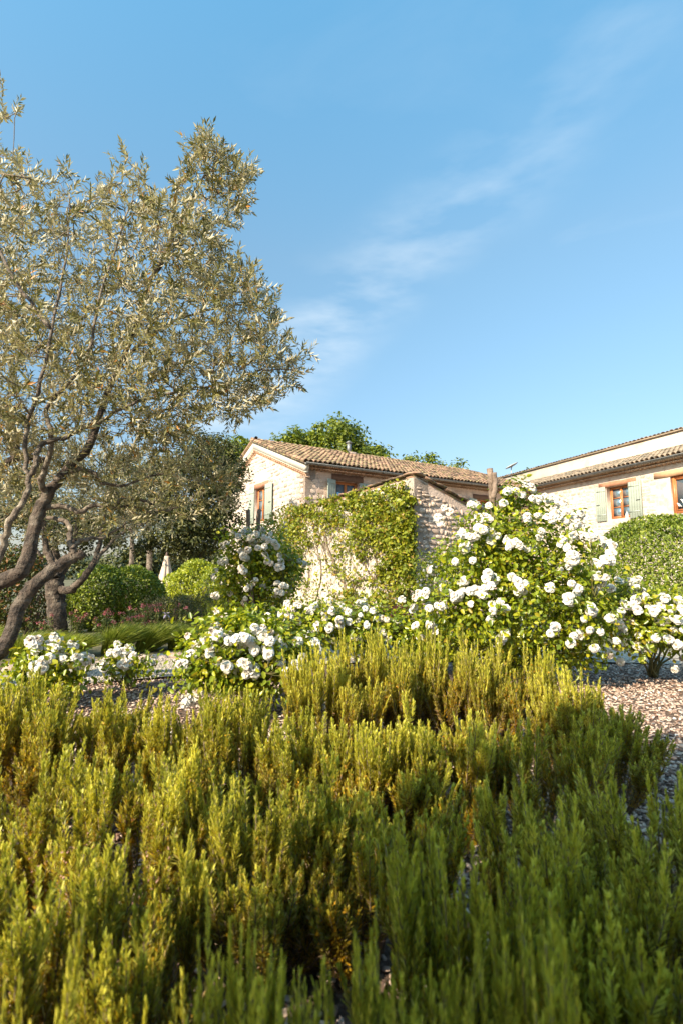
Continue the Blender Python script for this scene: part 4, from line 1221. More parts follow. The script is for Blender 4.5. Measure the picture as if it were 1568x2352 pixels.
# ---------------------------------------------------------------- trees behind
def bigtree(name, label, base, ells, mat, leaf, nb, per, blob, trunk_r=.25, group=None, aspect=.6, shell=.5):
    t = thing(name, label, 'tree', base, group)
    c = np.mean([np.array(e[0]) for e in ells], axis=0)
    mb = MB(); b = np.array(base, float)
    pth = smooth_path([b - [0, 0, .1], b + (c - b) * .35 + [.05, 0, 0], b + (c - b) * .8], 4, .03)
    tube(mb, pth, np.linspace(trunk_r, trunk_r * .5, len(pth)), 10, .06)
    for e in ells:
        p = np.array(e[0]); s_ = pth[len(pth) // 2]
        tube(mb, smooth_path([s_, (s_ + p) / 2 + rng.normal(0, .2, 3), p], 3), np.linspace(trunk_r * .45, trunk_r * .12, 7), 7, .05)
    mb.build('trunk', M['bark'], t, True)
    P, O = blob_cloud(nb, per, ells, blob, shell)
    foliage('crown', M[mat], P, O, leaf, aspect, 'kite', t)
    return t
def E_(u, v, Y, ru, rv, rd=None):
    """ellipsoid given by its pixel centre and pixel radii"""
    c = at(u, v, Y); k = Y * PX * 1.0
    return c, np.array([ru * k, (rd if rd else ru * k), rv * k])
bigtree('holm_oak', 'dark dense evergreen oak between the olives and the gable wall', (-5.1, 17.0, -.3),
        [E_(450, 1130, 17, 105, 130, 1.7), E_(490, 1070, 17, 75, 85, 1.3), E_(400, 1210, 16.6, 90, 70, 1.2), E_(505, 1190, 17, 50, 80, .9), E_(420, 1250, 16.8, 110, 45, 1.2), E_(330, 1120, 17.5, 90, 90, 1.5)], 'darktree', .10, 430, 85, .38, .22)
bigtree('dark_tree', 'dark loose tree filling the gap behind the forked olive trunk', (-8.6, 15.5, -.3), [E_(120, 1190, 15.5, 110, 60, 1.3), E_(30, 1160, 15.5, 80, 70, 1.3), E_(220, 1225, 15.5, 80, 40, 1.1)], 'darktree', .10, 190, 70, .34, .16)
bigtree('broadleaf_tree', 'leafy green tree rising behind the roof of the left house', (-.5, 36, 0),
        [E_(770, 1035, 36, 70, 68, 3.2), E_(690, 1060, 36, 70, 72, 3), E_(840, 1075, 36, 55, 52, 2.6), E_(640, 1085, 35, 45, 70, 2), E_(760, 1150, 36, 130, 110, 4)], 'greentree', .27, 800, 60, .75, .35)
bigtree('broadleaf_tree', 'small green tree peeping over the roof left of the gable peak', (-7.5, 33, 0),
        [E_(545, 1060, 33, 34, 60, 1.6), E_(560, 1120, 33, 50, 80, 2)], 'greentree', .24, 110, 60, .6, .25)
for i, (u, v, ru, rv, lab) in enumerate([(945, 1078, 16, 34, 'narrow green treetop just right of the large tree, over the roof'), (992, 1078, 24, 34, 'green treetop over the roof, middle one of three'), (1050, 1092, 34, 28, 'green treetop over the roof, nearest the wooden stake')]):
    bigtree('broadleaf_tree', lab, (at(u, v, 40)[0], 40, 0), [E_(u, v, 40, ru, rv), E_(u, v + 60, 40, ru * 1.5, 60)], 'greentree', .26, 60, 45, .55, .25, 'treetops over the ridge')
# far wood and hill behind the garden
def hill_h(x, y):
    return 0
hv = []; hq = []
for i in range(60):
    a = math.radians(-75 + i * 100 / 59)
    for j, (rr, hh) in enumerate(((75, -.5), (95, 1.0), (130, 2.2), (180, 2.0), (260, -1))):
        h = hh * (1 + .35 * math.sin(i * .7) + .2 * math.sin(i * 1.9 + 1)) * (1.5 if i < 30 else .6)
        hv.append((math.sin(a) * rr, math.cos(a) * rr, h))
for i in range(59):
    for j in range(4):
        hq.append((i * 5 + j, i * 5 + 5 + j, i * 5 + 6 + j, i * 5 + 1 + j))
part('hills', hv, [np.array(hq)], M['far'], None, None, True)['kind'] = 'structure'
fw = []
for i in range(46):
    x = rng.uniform(-62, 4); y = rng.uniform(50, 66)
    fw.append((np.array([x, y, rng.uniform(.2, 1.4)]), np.array([2.6, 2.2, rng.uniform(1.8, 3.0)])))
P, O = blob_cloud(1500, 42, fw, 1.0, .6)
foliage('distant_wood', M['darktree'], P, O, .42, .7, 'kite', None)
# two slim pines seen through the olive branches
for u, yb, lab, tw in ((300, 24, 'tall slim pine seen through the olive branches, left of two', .13), (341, 26, 'slim pine trunk left of the closed parasol, right of two', .17)):
    pn = thing('pine_tree', lab, 'tree', (at(u, 1300, yb)[0], yb, -.4), 'slim pines behind the hedge')
    x = at(u, 1300, yb)[0]
    mb = MB(); tube(mb, smooth_path([(x, yb, -.5), (x + .05, yb, 2), (x - .1, yb, 4), (x, yb, 6)], 4), np.linspace(tw, tw * .5, 13), 8, .05)
    for k in range(9):
        z = 3.0 + k * .35; a = k * 2.4
        tube(mb, [(x, yb, z), (x + math.cos(a) * 1.2, yb + math.sin(a) * 1.2, z + .3)], [.04, .012], 5)
    mb.build('trunk', M['barkpale'], pn, True)
    P, O = blob_cloud(70, 60, [(np.array([x, yb, 5.0]), np.array([1.5, 1.5, 1.7]))], .4, .6)
    foliage('crown', M['darktree'], P, O, .16, .16, 'kite', pn)

# ---------------------------------------------------------------- hedges and shrubs
def shrub(name, label, cat, ells, mat, leaf, n, base, flat=.55, group=None, aspect=.5, core=True, shell=.14, noise=.05, kind='kite'):
    t = thing(name, label, cat, base, group)
    vol = np.array([r[0] * r[2] for _, r in ells]); vol = vol / vol.sum()
    P, O = [], []
    for (c, r), w in zip(ells, vol):
        m = int(n * w)
        p, o = ell_points(m, np.array(c), np.array(r), shell)
        # lumpy surface
        p = p + o * (np.sin(p[:, 0] * 5.1) * np.sin(p[:, 2] * 6.3 + p[:, 1] * 4) * noise)[:, None]
        keep = p[:, 2] > base[2] - .02
        for (c2, r2_) in ells:
            if c2 is c: continue
            keep &= (((p - c2) / (np.array(r2_) * .88)) ** 2).sum(1) > 1
        P.append(p[keep]); O.append(o[keep])
    P, O = np.concatenate(P), np.concatenate(O)
    foliage('foliage', M[mat], P, O, leaf, aspect, kind, t, flat=flat, droop=-.3)
    # twiggy core and stems
    mb = MB(); b = np.array(base, float)
    for c, r in ells:
        for k in range(14):
            q = np.array(c) + rand_unit(1)[0] * np.array(r) * .75
            if q[2] < base[2] + .05: q[2] = base[2] + .1
            s_ = b + np.array([rng.uniform(-.5, .5) * r[0], rng.uniform(-.3, .3) * r[1], 0])
            if abs(s_[0] - c[0]) > r[0]: s_[0] = c[0]
            tube(mb, smooth_path([s_, (s_ + q) / 2 + rng.normal(0, .05, 3), q], 3), np.linspace(.022, .006, 7), 5)
    mb.build('stems', M['rose_wood'], t, True)['kind'] = 'stuff'
    return t
hb = at(1500, 1290, 10.5)
shrub('round_hedge', 'large clipped dome-shaped hedge in front of the long building', 'hedge',
      [(np.array([hb[0] + .25, 10.6, .55]), np.array([1.62, 1.5, 1.72]))], 'hedge', .066, 46000, (hb[0], 10.5, 0), noise=.03, shell=.16)
def ell_at(u, vtop, vbot, Y, ru, rd):
    top, bot = at(u, vtop, Y)[2], at(u, vbot, Y)[2]
    return (np.array([at(u, 1300, Y)[0], Y, (top + bot) / 2]), np.array([ru * PX * Y, rd, (top - bot) / 2]))
shrub('clipped_hedge', 'rounded clipped green hedge left of the closed parasol', 'hedge',
      [ell_at(238, 1300, 1450, 10.5, 62, .8), ell_at(310, 1303, 1440, 11, 62, .8)], 'hedge', .065, 22000, (at(260, 1300, 10.5)[0], 10.5, -.25), noise=.04, shell=.16)
shrub('clipped_hedge', 'bright yellow-green hedge right of the closed parasol', 'hedge',
      [ell_at(455, 1285, 1440, 13, 60, .9), ell_at(415, 1312, 1440, 13.5, 40, .8), ell_at(500, 1300, 1440, 12.5, 45, .8)], 'hedge2', .07, 20000, (at(455, 1300, 13)[0], 13, -.2), noise=.05, shell=.16)
shrub('photinia_hedge', 'tall loose hedge with reddish young leaves at the left edge', 'hedge',
      [ell_at(30, 1255, 1450, 9.5, 75, .8), ell_at(-70, 1240, 1460, 9.5, 80, .9), ell_at(100, 1330, 1450, 9.8, 30, .5)], 'photinia', .075, 12000, (at(10, 1300, 9.5)[0], 9.5, -.1), noise=.12, shell=.3)
shrub('dark_bush', 'dull dark green feathery bush below the closed parasol', 'bush',
      [ell_at(425, 1362, 1450, 8.6, 75, .6), ell_at(360, 1380, 1450, 8.8, 45, .45), ell_at(485, 1375, 1450, 8.9, 45, .45)], 'darktree', .045, 12000, (at(420, 1300, 8.7)[0], 8.7, 0), noise=.1, shell=.45, aspect=.25)
shrub('garden_bush', 'low red-leaved bush at the foot of the creeper wall', 'bush',
      [ell_at(895, 1390, 1425, 10.8, 50, .35)], 'darkred', .05, 1800, (at(895, 1390, 10.8)[0], 10.8, 0), noise=.06, shell=.5)

# closed parasol
pc = at(383, 1300, 16.0)
par = thing('closed_parasol', 'closed beige garden parasol with dark edging between the hedges', 'parasol', (pc[0], 16.0, ground_h(pc[0], 16)))
zt, zb = at(383, 1277, 16)[2], at(383, 1359, 16)[2]
mb = MB(); tube(mb, [(pc[0], 16, ground_h(pc[0], 16)), (pc[0], 16, zt + .1)], .028, 8); mb.build('pole', M['canvas_dark'], par)
mb = MB(); tube(mb, [(pc[0], 16, zt - .02), (pc[0], 16, zt + .08), (pc[0], 16, zt + .13)], [.04, .035, .01], 8); mb.build('finial', M['canvas_dark'], par)
V = []; nseg = 40; nr = 14
for i in range(nr):
    f = i / (nr - 1); z = zt + (zb - zt) * f
    R_ = .06 + .25 * f ** 1.05
    for j in range(nseg):
        a = 2 * math.pi * j / nseg
        fold = 1 + .20 * f * math.cos(8 * a + 1.2 * f) + .05 * math.sin(3 * a + 2)
        V.append((pc[0] + math.cos(a) * R_ * fold, 16 + math.sin(a) * R_ * fold, z + (.05 * math.cos(8 * a) + .04 * math.sin(2 * a)) * (f > .95)))
Q = [(i * nseg + j, i * nseg + (j + 1) % nseg, (i + 1) * nseg + (j + 1) % nseg, (i + 1) * nseg + j) for i in range(nr - 1) for j in range(nseg)]
cn = part('canopy', V, [np.array(Q)], M['canvas'], par, None, True)
sm_ = cn.modifiers.new('thickness', 'SOLIDIFY'); sm_.thickness = .006
hem = MB(); tube(hem, [V[(nr - 1) * nseg + j] for j in list(range(nseg)) + [0]], .010, 5); hem.build('hem', M['canvas_dark'], cn, True)
for a0 in (3.6, 4.9):
    mb = MB(); pts = []
    for i in range(2, nr):
        f = i / (nr - 1); R_ = (.06 + .25 * f ** 1.05) * (1 + .20 * f * math.cos(8 * a0 + 1.2 * f) + .05 * math.sin(3 * a0 + 2)) + .008
        pts.append((pc[0] + math.cos(a0) * R_, 16 + math.sin(a0) * R_, zt + (zb - zt) * f))
    tube(mb, pts, .009, 5); mb.build('seam', M['canvas_dark'], cn, True)

# ---------------------------------------------------------------- creeper on the outbuilding wall
cre = thing('climbing_creeper', 'green climbing creeper spread over the wall of the stone outbuilding', 'climbing plant', SG.p(2.5, 0, .1))
def dens(u, v):
    """cover of the wall by leaves, in frame pixels (patchy in the lower middle)"""
    if v < 1118: return 0
    top = np.interp(u, [600, 640, 660, 700, 740, 780, 820, 880, 910, 935, 955, 965], [1200, 1178, 1176, 1165, 1152, 1146, 1135, 1128, 1118, 1122, 1140, 1200])
    if v < top: return 0
    bot = np.interp(u, [590, 640, 680, 705, 725, 770, 800, 850, 880, 910, 945, 960], [1290, 1330, 1345, 1345, 1240, 1310, 1390, 1370, 1380, 1370, 1400, 1330])
    if v > bot: return .10 if v < 1395 and u > 680 else 0
    d = 1.0
    for (cu, cv, ru, rv, s) in ((745, 1270, 38, 45, .9), (790, 1240, 40, 40, .5), (735, 1215, 20, 30, .5), (835, 1295, 45, 26, .9), (880, 1265, 26, 26, .75), (860, 1335, 40, 22, .75), (770, 1345, 42, 30, .9), (915, 1330, 25, 30, .6), (700, 1335, 22, 36, .5), (800, 1200, 30, 20, .35)):
        q = ((u - cu) / ru) ** 2 + ((v - cv) / rv) ** 2
        if q < 1.6: d *= 1 - s * max(0, min(1, 1.6 - q))
    return d
uvs = []
while len(uvs) < 13500:
    u, v = rng.uniform(596, 966), rng.uniform(1115, 1400)
    d = dens(u * 1.0 - 0 + 9 * math.sin(v * .13) + 5 * math.sin(v * .31 + 1), v - 7 + 7 * math.sin(u * .11) + 5 * math.sin(u * .27))
    d *= .55 + .6 * max(0, math.sin(u * .055 + 1.3 * math.sin(v * .05)) * math.sin(v * .07 + u * .02) + .5)
    if rng.random() < d * .9: uvs.append((u, v))
P = []
for u, v in uvs:
    s_, z_ = sz(SG, u, v)
    bulge = .5 + .5 * math.sin(u * .09 + v * .05) * math.sin(v * .11 - u * .03)
    P.append(SG.p(s_, z_, rng.uniform(.02, .18 + .26 * bulge) * (.35 + .65 * dens(u, v)) + .03))
# shoots that hang out or creep beyond the mass, ragged at the top and the corner
for k in range(150):
    u = rng.uniform(640, 956); v = np.interp(u, [640, 700, 780, 880, 935, 956], [1180, 1165, 1146, 1128, 1122, 1140]) + rng.uniform(-3, 25)
    if k > 90: u = rng.uniform(936, 952); v = rng.uniform(1125, 1340)
    du, dv = (rng.uniform(-.8, .8), -rng.uniform(.2, 1)) if k <= 90 else (rng.uniform(.3, 1), rng.uniform(-.6, .8))
    ln = rng.uniform(6, 26) if k <= 90 else rng.uniform(5, 16)
    for q in range(rng.integers(8, 22)):
        t_ = rng.random() * ln; s_, z_ = sz(SG, u + du * t_ + rng.normal(0, 2), v + dv * t_ + rng.normal(0, 2))
        P.append(SG.p(s_, z_, rng.uniform(.04, .22)))
P = np.array(P); O = np.repeat(SG.n[None, :] + [0, 0, .35], len(P), 0); O = unit(O)
foliage('foliage', M['creeper'], P, O, .085, .8, 'kite', cre, flat=.35, droop=.2, var=.5)
mb = MB()
def wallpath(pts, r0, r1_, o=.03):
    q = []
    for u, v in pts:
        s_, z_ = sz(SG, u, v); q.append(SG.p(s_, max(z_, 0.0), o + rng.uniform(0, .03)))
    q = smooth_path(q, 4, .012); tube(mb, q, np.linspace(r0, r1_, len(q)), 6, .1)
for pts, r0 in (([(800, 1400), (792, 1340), (780, 1318), (770, 1290), (757, 1262), (750, 1230), (735, 1190)], .045), ([(800, 1400), (812, 1345), (835, 1330), (860, 1332), (880, 1310), (900, 1280)], .04),
                ([(700, 1370), (708, 1345), (690, 1310), (660, 1280), (640, 1240)], .025), ([(885, 1390), (905, 1350), (925, 1310), (932, 1260), (925, 1200), (930, 1150)], .03),
                ([(725, 1385), (735, 1345), (740, 1300), (728, 1250), (722, 1210), (715, 1180)], .022), ([(860, 1332), (840, 1300), (826, 1260), (835, 1220), (850, 1180), (870, 1150)], .02),
                ([(780, 1318), (760, 1305), (752, 1290), (748, 1265)], .025), ([(900, 1350), (880, 1340), (860, 1345)], .018)):
    wallpath(pts, r0, r0 * .35)
    for k in range(9):
        a = pts[rng.integers(1, len(pts))]; 
        b = (a[0] + rng.uniform(-35, 35), a[1] - rng.uniform(25, 70)); c = (b[0] + rng.uniform(-20, 20), b[1] - rng.uniform(20, 50))
        if c[1] < 1130: continue
        wallpath([a, b, c], .011, .004)
mb.build('stems', M['twig'], cre, True)['kind'] = 'stuff'
# a little creeper over the far roof round the chimney
P, O = blob_cloud(9, 45, [(cb + np.array([-.15, -.35, -.15]), np.array([.22, .15, .22]))], .09, .8)
chc = thing('roof_creeper', 'tuft of creeper round the chimney on the ridge', 'climbing plant', cb + np.array([-.15, -.3, -.4]))
foliage('foliage', M['creeper'], P, O, .07, .8, 'kite', chc)

# ---------------------------------------------------------------- roses
def bloom_mesh(seed):
    g = np.random.default_rng(seed); V = []; Q = []; core = []; n = 0
    def petal(az, tilt, ln, wd, cup, z0, co):
        nonlocal n
        ku, kv = 4, 4
        for i in range(ku):
            f = i / (ku - 1)
            for j in range(kv):
                g_ = (j / (kv - 1) - .5) * 2
                w = wd * (math.sin(math.pi * (.12 + .66 * f)) ** .7)
                r = ln * f * (1 - .10 * g_ * g_)
                t = tilt + cup * (1 - f) * .8 - .55 * f * f * (cup < .6) + g.normal(0, .05)
                x = r * math.cos(t) ; z = r * math.sin(t) + .10 * cup * g_ * g_ * w * 3 + z0 + g.normal(0, .018) * (f > .3)
                y = g_ * w * .5
                V.append((x * math.cos(az) - y * math.sin(az), x * math.sin(az) + y * math.cos(az), z)); core.append(co * (1 - f) * .9)
        for i in range(ku - 1):
            for j in range(kv - 1):
                Q.append((n + i * kv + j, n + i * kv + j + 1, n + (i + 1) * kv + j + 1, n + (i + 1) * kv + j))
        n += ku * kv
    for k in range(6): petal(k * 1.047 + g.normal(0, .1), .12 + g.normal(0, .1), .50, .52, .35, -.06, .0)
    for k in range(6): petal(k * 1.047 + .5 + g.normal(0, .15), .50 + g.normal(0, .13), .42, .44, .5, 0, .2)
    op__ = seed % 3 == 0
    for k in range(2 if op__ else 5): petal(k * 1.257 + g.normal(0, .2), .95 + g.normal(0, .14), .31, .34, .7, .02, .5)
    for k in range(0 if op__ else 4): petal(k * 1.57 + g.normal(0, .3), 1.25 + g.normal(0, .12), .20, .22, .8, .04, .9)
    if op__:
        for k in range(14): petal(k * 2.4, .75 + g.normal(0, .3), .13, .035, .3, .02, 1.1)
    return mesh_np('bloom', V, [np.array(Q)], M['petal'], {'rnd': np.zeros(len(V)), 'core': core}, True)
BL = [bloom_mesh(s) for s in range(7)]
def bloom(p, n, size, parent):
    n = unit(n); x = unit(np.cross(n, rand_unit(1)[0])); y = np.cross(n, x)
    Mx = np.eye(4); sc = size * rng.uniform(.85, 1.12)
    Mx[:3, 0] = x * sc; Mx[:3, 1] = y * sc * rng.uniform(.85, 1.0); Mx[:3, 2] = n * sc * rng.uniform(.85, 1.25); Mx[:3, 3] = p
    inst('bloom', BL[rng.integers(len(BL))], Mx, parent)
def rose(label, base, ells, blooms, nleaf, leaf=.047, bsize=.105, nback=20, nstem=16, name='rose_bush', group='white rose bushes', Yr=None, shell=.75):
    t = thing(name, label, 'rose bush', base, group)
    ells = [(np.array(c), np.array(r)) for c, r in ells]
    # leaves
    vol = np.array([r[0] * r[2] for _, r in ells]); vol /= vol.sum()
    P, O = [], []
    for (c, r), w in zip(ells, vol):
        nb = max(3, int(nleaf * w / 11))
        p, o = ell_points(nb, c, r, shell)
        br_ = .085
        q = (p[:, None, :] + rng.normal(0, br_ * .6, (nb, 11, 3))).reshape(-1, 3); oo = np.repeat(o, 11, 0)
        k = q[:, 2] > base[2] + .06
        P.append(q[k]); O.append(oo[k])
    P, O = np.concatenate(P), np.concatenate(O)
    foliage('foliage', M['rose_leaf'], P, O, leaf, .62, 'ovate', t, droop=.25, flat=.5)
    # stems: curved canes and thin shoots to the blooms
    mb = MB(); b = np.array(base, float)
    cpos = []
    for k in range(nstem):
        c, r = ells[rng.choice(len(ells), p=vol)]
        q = c + rand_unit(1)[0] * r * .8
        mid = b * .45 + q * .55 + rng.normal(0, .06, 3); mid[2] = b[2] + (q[2] - b[2]) * .6 + .08
        pth = smooth_path([b + [rng.uniform(-.06, .06), rng.uniform(-.06, .06), 0], mid, q], 5, .008)
        tube(mb, pth, np.linspace(.011, .004, len(pth)), 6); cpos += list(pth[3:])
    cpos = np.array(cpos)
    cnt = 0
    for (u, v) in blooms:
        d = pix_dir(u, v); E0 = np.array([0, 0, EYE])
        # front surface of the bush along this ray
        best = None
        for c, r in ells:
            oc = (E0 - c) / r; dd = d / r
            a = dd @ dd; b_ = 2 * oc @ dd; c_ = oc @ oc - 1; disc = b_ * b_ - 4 * a * c_
            if disc > 0:
                k = (-b_ - math.sqrt(disc)) / (2 * a)
                if best is None or k < best[0]: best = (k, c, r)
        if best is None:
            c, r = min(ells, key=lambda e: np.linalg.norm(np.cross(e[0] - E0, d)) - e[1].mean())
            k = np.dot(c - E0, d); 
        else: k, c, r = best; k += rng.uniform(-.05, .16)
        p = E0 + d * k
        nrm = unit((p - c) / r) * .6 + unit(-d) * .45 + rand_unit(1)[0] * .4 + np.array([-.15, -.1, .3])
        bloom(p, nrm, bsize * rng.uniform(.72, 1.06), t); cnt += 1
        if rng.random() < .15 and bsize > .08:
            bloom(p + unit(np.cross(nrm, rand_unit(1)[0])) * bsize * .6 - [0, 0, .02], nrm + rand_unit(1)[0] * .6, bsize * .95, t)
        j = np.argmin(np.linalg.norm(cpos - p, axis=1) + (cpos[:, 2] > p[2] + .05) * 1.0)
        pth = smooth_path([cpos[j], (cpos[j] + p) / 2 - [0, 0, .02], p], 3)
        tube(mb, pth, .0028, 4, cap=False)
    for k in range(nback):
        c, r = ells[rng.choice(len(ells), p=vol)]
        p, o = ell_points(1, c, r, .05)
        p = p[0]; o = o[0]
        if p[1] < c[1] + r[1] * .1 or p[2] < base[2] + .25: continue
        bloom(p, o + np.array([0, 0, .3]), bsize, t)
    mb.build('canes', M['rose_stem'], t, True)['kind'] = 'stuff'
    return t
def m6(L_): return [(918.6 + .4142 * x, 1090.9 + .4142 * y) for x, y in L_]
def m5(L_): return [(401.9 + .3662 * x, 1148.3 + .3662 * y) for x, y in L_]
def m3(L_): return [(.3662 * x, 918.6 + .3662 * y) for x, y in L_]
B6 = m6([(610,75),(640,85),(590,85),(700,45),(725,65),(735,80),(390,160),(240,180),(265,200),(205,235),(220,265),(490,165),(570,150),(730,125),(760,130),(800,115),(830,140),(880,140),(905,150),(860,210),(880,225),(920,205),(845,240),(350,320),(380,335),(330,330),(400,345),(430,290),(460,300),(505,310),(540,335),(470,230),(430,235),(490,240),(590,360),(615,380),(640,370),(660,385),(700,410),(600,400),(775,345),(780,310),(885,380),(920,400),(740,410),(900,350),(960,285),(1000,290),(1010,310),(1020,235),(1050,335),(1080,335),(1060,320),(1130,355),(1160,370),(1180,390),(1110,370),(1150,400),(1170,430),(1140,470),(825,480),(880,525),(945,450),(960,470),(925,470),(960,440),(1110,490),(1080,480),(490,545),(470,575),(520,575),(500,610),(465,625),(480,655),(520,560),(650,590),(665,620),(690,600),(650,640),(640,580),(680,640),(830,620),(950,600),(990,630),(980,650),(350,590),(330,600),(380,640),(400,650),(430,640),(410,625),(270,650),(300,670),(320,690),(340,640),(385,715),(505,715),(510,755),(550,700),(580,740),(930,690),(945,710),(915,670),(935,670),(1060,730),(1060,760),(1070,750),(1020,235),(1100,560),(1140,570),(1170,630),(1120,600),(1165,790),(1200,800),(1225,830),(1240,850),(565,890),(550,910),(580,880),(960,890),(990,890),(955,940),(1050,860),(1080,960),(1020,800),(830,880),(865,845),(1110,870),(1200,920),(1160,1000),(120,660),(140,640),(100,650),(130,670),(180,840),(160,830),(190,870),(200,720),(230,620),(155,740),(85,830),(300,480),(350,400),(400,470),(1005,270),(980,260),(960,225),(1000,210),(700,230),(760,220)])
B7 = m6([(1200,580),(1230,590),(1270,590),(1300,580),(1320,575),(1340,640),(1290,640),(1310,620),(1360,670),(1290,720),(1310,740),(1270,730),(1240,710),(1260,720),(1370,730),(1385,745),(1400,760),(1450,725),(1480,725),(1500,740),(1430,720),(1430,800),(1460,810),(1540,690),(1560,720),(1465,680),(1450,675),(1510,790),(1520,860),(1420,905),(1400,910),(1440,900),(1490,915),(1365,965),(1320,890),(1310,950),(1520,1080),(1560,950),(1560,1020),(1310,690),(1180,780),(1215,790),(1250,770),(1270,800),(1540,800),(1570,860),(1580,760),(1640,820),(1620,700),(1600,920),(1680,900),(1210,950),(1220,1040),(1195,960)])
B3 = m5([(250,790),(285,830),(320,840),(265,850),(235,820),(180,870),(130,910),(210,920),(240,930),(225,945),(200,905),(345,850),(380,895),(430,860),(500,800),(550,800),(600,830),(560,850),(595,880),(540,830),(520,845),(470,880),(80,850),(95,970),(40,1030),(260,1000),(290,1010),(330,1000),(370,1030),(330,1050),(390,1060),(420,1020),(450,1030),(490,1060),(450,1085),(430,1090),(470,1040),(580,930),(590,970),(680,920),(740,890),(790,900),(770,885),(670,1010),(720,1030),(760,1030),(740,1060),(720,1080),(780,1045),(810,990),(140,1190),(145,1210),(310,1190),(300,1220),(60,1280),(495,940),(350,940),(400,930),(300,890),(880,900),(890,940),(385,870),(445,890),(310,860),(335,885)])
B4 = m5([(355,215),(395,225),(430,200),(470,200),(510,215),(540,215),(560,235),(590,250),(550,185),(600,210),(300,285),(320,275),(405,320),(430,320),(455,310),(430,350),(465,300),(485,265),(640,290),(290,380),(310,380),(255,440),(240,480),(415,425),(430,440),(490,525),(510,500),(470,545),(450,560),(555,540),(250,600),(330,635),(345,590),(580,385),(600,400),(580,360),(620,440),(610,450),(640,420),(660,345),(680,360),(720,380),(740,390),(780,380),(815,400),(640,520),(680,530),(700,540),(720,560),(635,600),(670,580),(430,640),(440,620),(250,690),(265,710),(310,730),(320,760),(350,790),(380,775),(405,780),(480,755),(520,750),(370,205),(410,210),(450,185),(520,300),(560,290),(530,270)])
B5 = m5([(700,640),(690,680),(760,650),(780,660),(660,715),(710,710),(720,730),(700,760),(690,780),(770,760),(580,725),(830,690),(860,670),(880,660),(850,700),(930,700),(960,630),(985,690),(940,740),(890,780),(895,800),(830,840),(860,830),(970,800),(1030,750),(1040,780),(1070,690),(1085,700),(1150,640),(1170,650),(1185,630),(1190,680),(1160,720),(1145,755),(1240,690),(1280,730),(1300,740),(1330,750),(1000,880),(1110,860),(1150,870),(1280,800),(1300,830),(1320,860),(1390,760),(1410,780),(1480,690),(1500,790),(1510,810),(1540,860),(1420,620),(1200,780),(1090,760),(1060,820)])
B1 = m3([(215,1525),(240,1500),(195,1510),(340,1480),(360,1500),(320,1530),(350,1550),(375,1575),(340,1545),(460,1525),(480,1610),(500,1620),(505,1665),(570,1625),(265,1640),(310,1620),(405,1620),(200,1720),(275,1715),(155,1680),(225,1560)])
B2 = m3([(735,1530),(690,1580),(730,1580),(770,1580),(840,1600),(645,1660),(960,1640),(785,1650),(755,1660)])
def E2(u, v, Y, ru, rv, kd=1.0):
    c = at(u, v, Y); return c, np.array([ru * Y * PX, min(ru, rv) * Y * PX * kd, rv * Y * PX])
rose('largest white rose bush, climbing a rough wooden stake at right of centre', at_z(1180, 1555), 
     [E2(1195, 1235, 4.9, 150, 100), E2(1290, 1300, 4.8, 115, 95), E2(1110, 1290, 4.9, 130, 110), E2(1210, 1390, 4.7, 180, 105), E2(1040, 1400, 4.8, 100, 60), E2(1330, 1430, 4.8, 90, 90), E2(1290, 1490, 4.9, 100, 60), E2(1180, 1150, 4.9, 60, 40), E2(1060, 1470, 5.1, 120, 50), E2(1160, 1500, 5.1, 100, 40)],
     B6, 15000, nback=60, nstem=26)
rose('white rose bush with arching flowering shoots at the right edge, on bare mulch', at_z(1500, 1560),
     [E2(1450, 1380, 4.9, 95, 45), E2(1530, 1420, 4.8, 85, 60), E2(1470, 1450, 4.9, 85, 50), E2(1600, 1450, 4.9, 70, 70)], B7, 3800, nback=25, nstem=14)
rose('low wide white rose bush left of centre, before the tall rose, with the biggest blooms', at_z(560, 1600),
     [E2(540, 1490, 3.9, 135, 70), E2(480, 1530, 3.8, 75, 60), E2(600, 1540, 3.9, 110, 60), E2(660, 1480, 4.1, 85, 60), E2(560, 1440, 4.1, 100, 35)], B3, 5600, bsize=.112, nback=25, nstem=18)
rose('tall dark-leaved white rose trained on two grey stakes, left of the creeper wall', at_z(568, 1515),
     [E2(585, 1260, 5.6, 85, 55), E2(560, 1320, 5.6, 70, 60), E2(630, 1300, 5.7, 70, 45), E2(640, 1350, 5.7, 60, 40), E2(560, 1370, 5.7, 60, 30), E2(665, 1290, 5.7, 30, 25), E2(600, 1430, 5.8, 60, 50)], B4, 6200, bsize=.098, nback=30, nstem=18)
rose('low spreading white rose bush behind the rosemary, at the foot of the creeper wall', at_z(830, 1500),
     [E2(730, 1430, 5.2, 80, 60), E2(830, 1440, 5.3, 100, 60), E2(930, 1450, 5.3, 90, 60), E2(1010, 1470, 5.5, 80, 45)], B5, 6000, bsize=.10, nback=20, nstem=16)
rose('small white rose bush at the left edge, beside the leaning olive stem', at_z(95, 1600),
     [E2(120, 1520, 4.1, 75, 40), E2(70, 1550, 4.1, 65, 40), E2(150, 1565, 4.1, 55, 30)], B1, 1500, leaf=.045, bsize=.11, nback=6, nstem=12)
rose('small sparse white rose bush with nine blooms beside the gravel path', at_z(302, 1585),
     [E2(290, 1515, 4.6, 55, 28), E2(250, 1540, 4.6, 28, 22), E2(330, 1535, 4.6, 40, 22)], B2, 520, leaf=.042, bsize=.11, nback=2, nstem=9)
Bs = m6([(170,485),(150,500),(180,555),(115,580),(260,535),(240,430),(110,610),(130,530),(210,555),(225,575),(300,430),(290,450),(370,400),(350,490),(100,550),(165,520),(200,510),(320,455),(340,410),(270,560),(240,590),(150,560),(95,590),(280,420),(390,430),(310,520)])
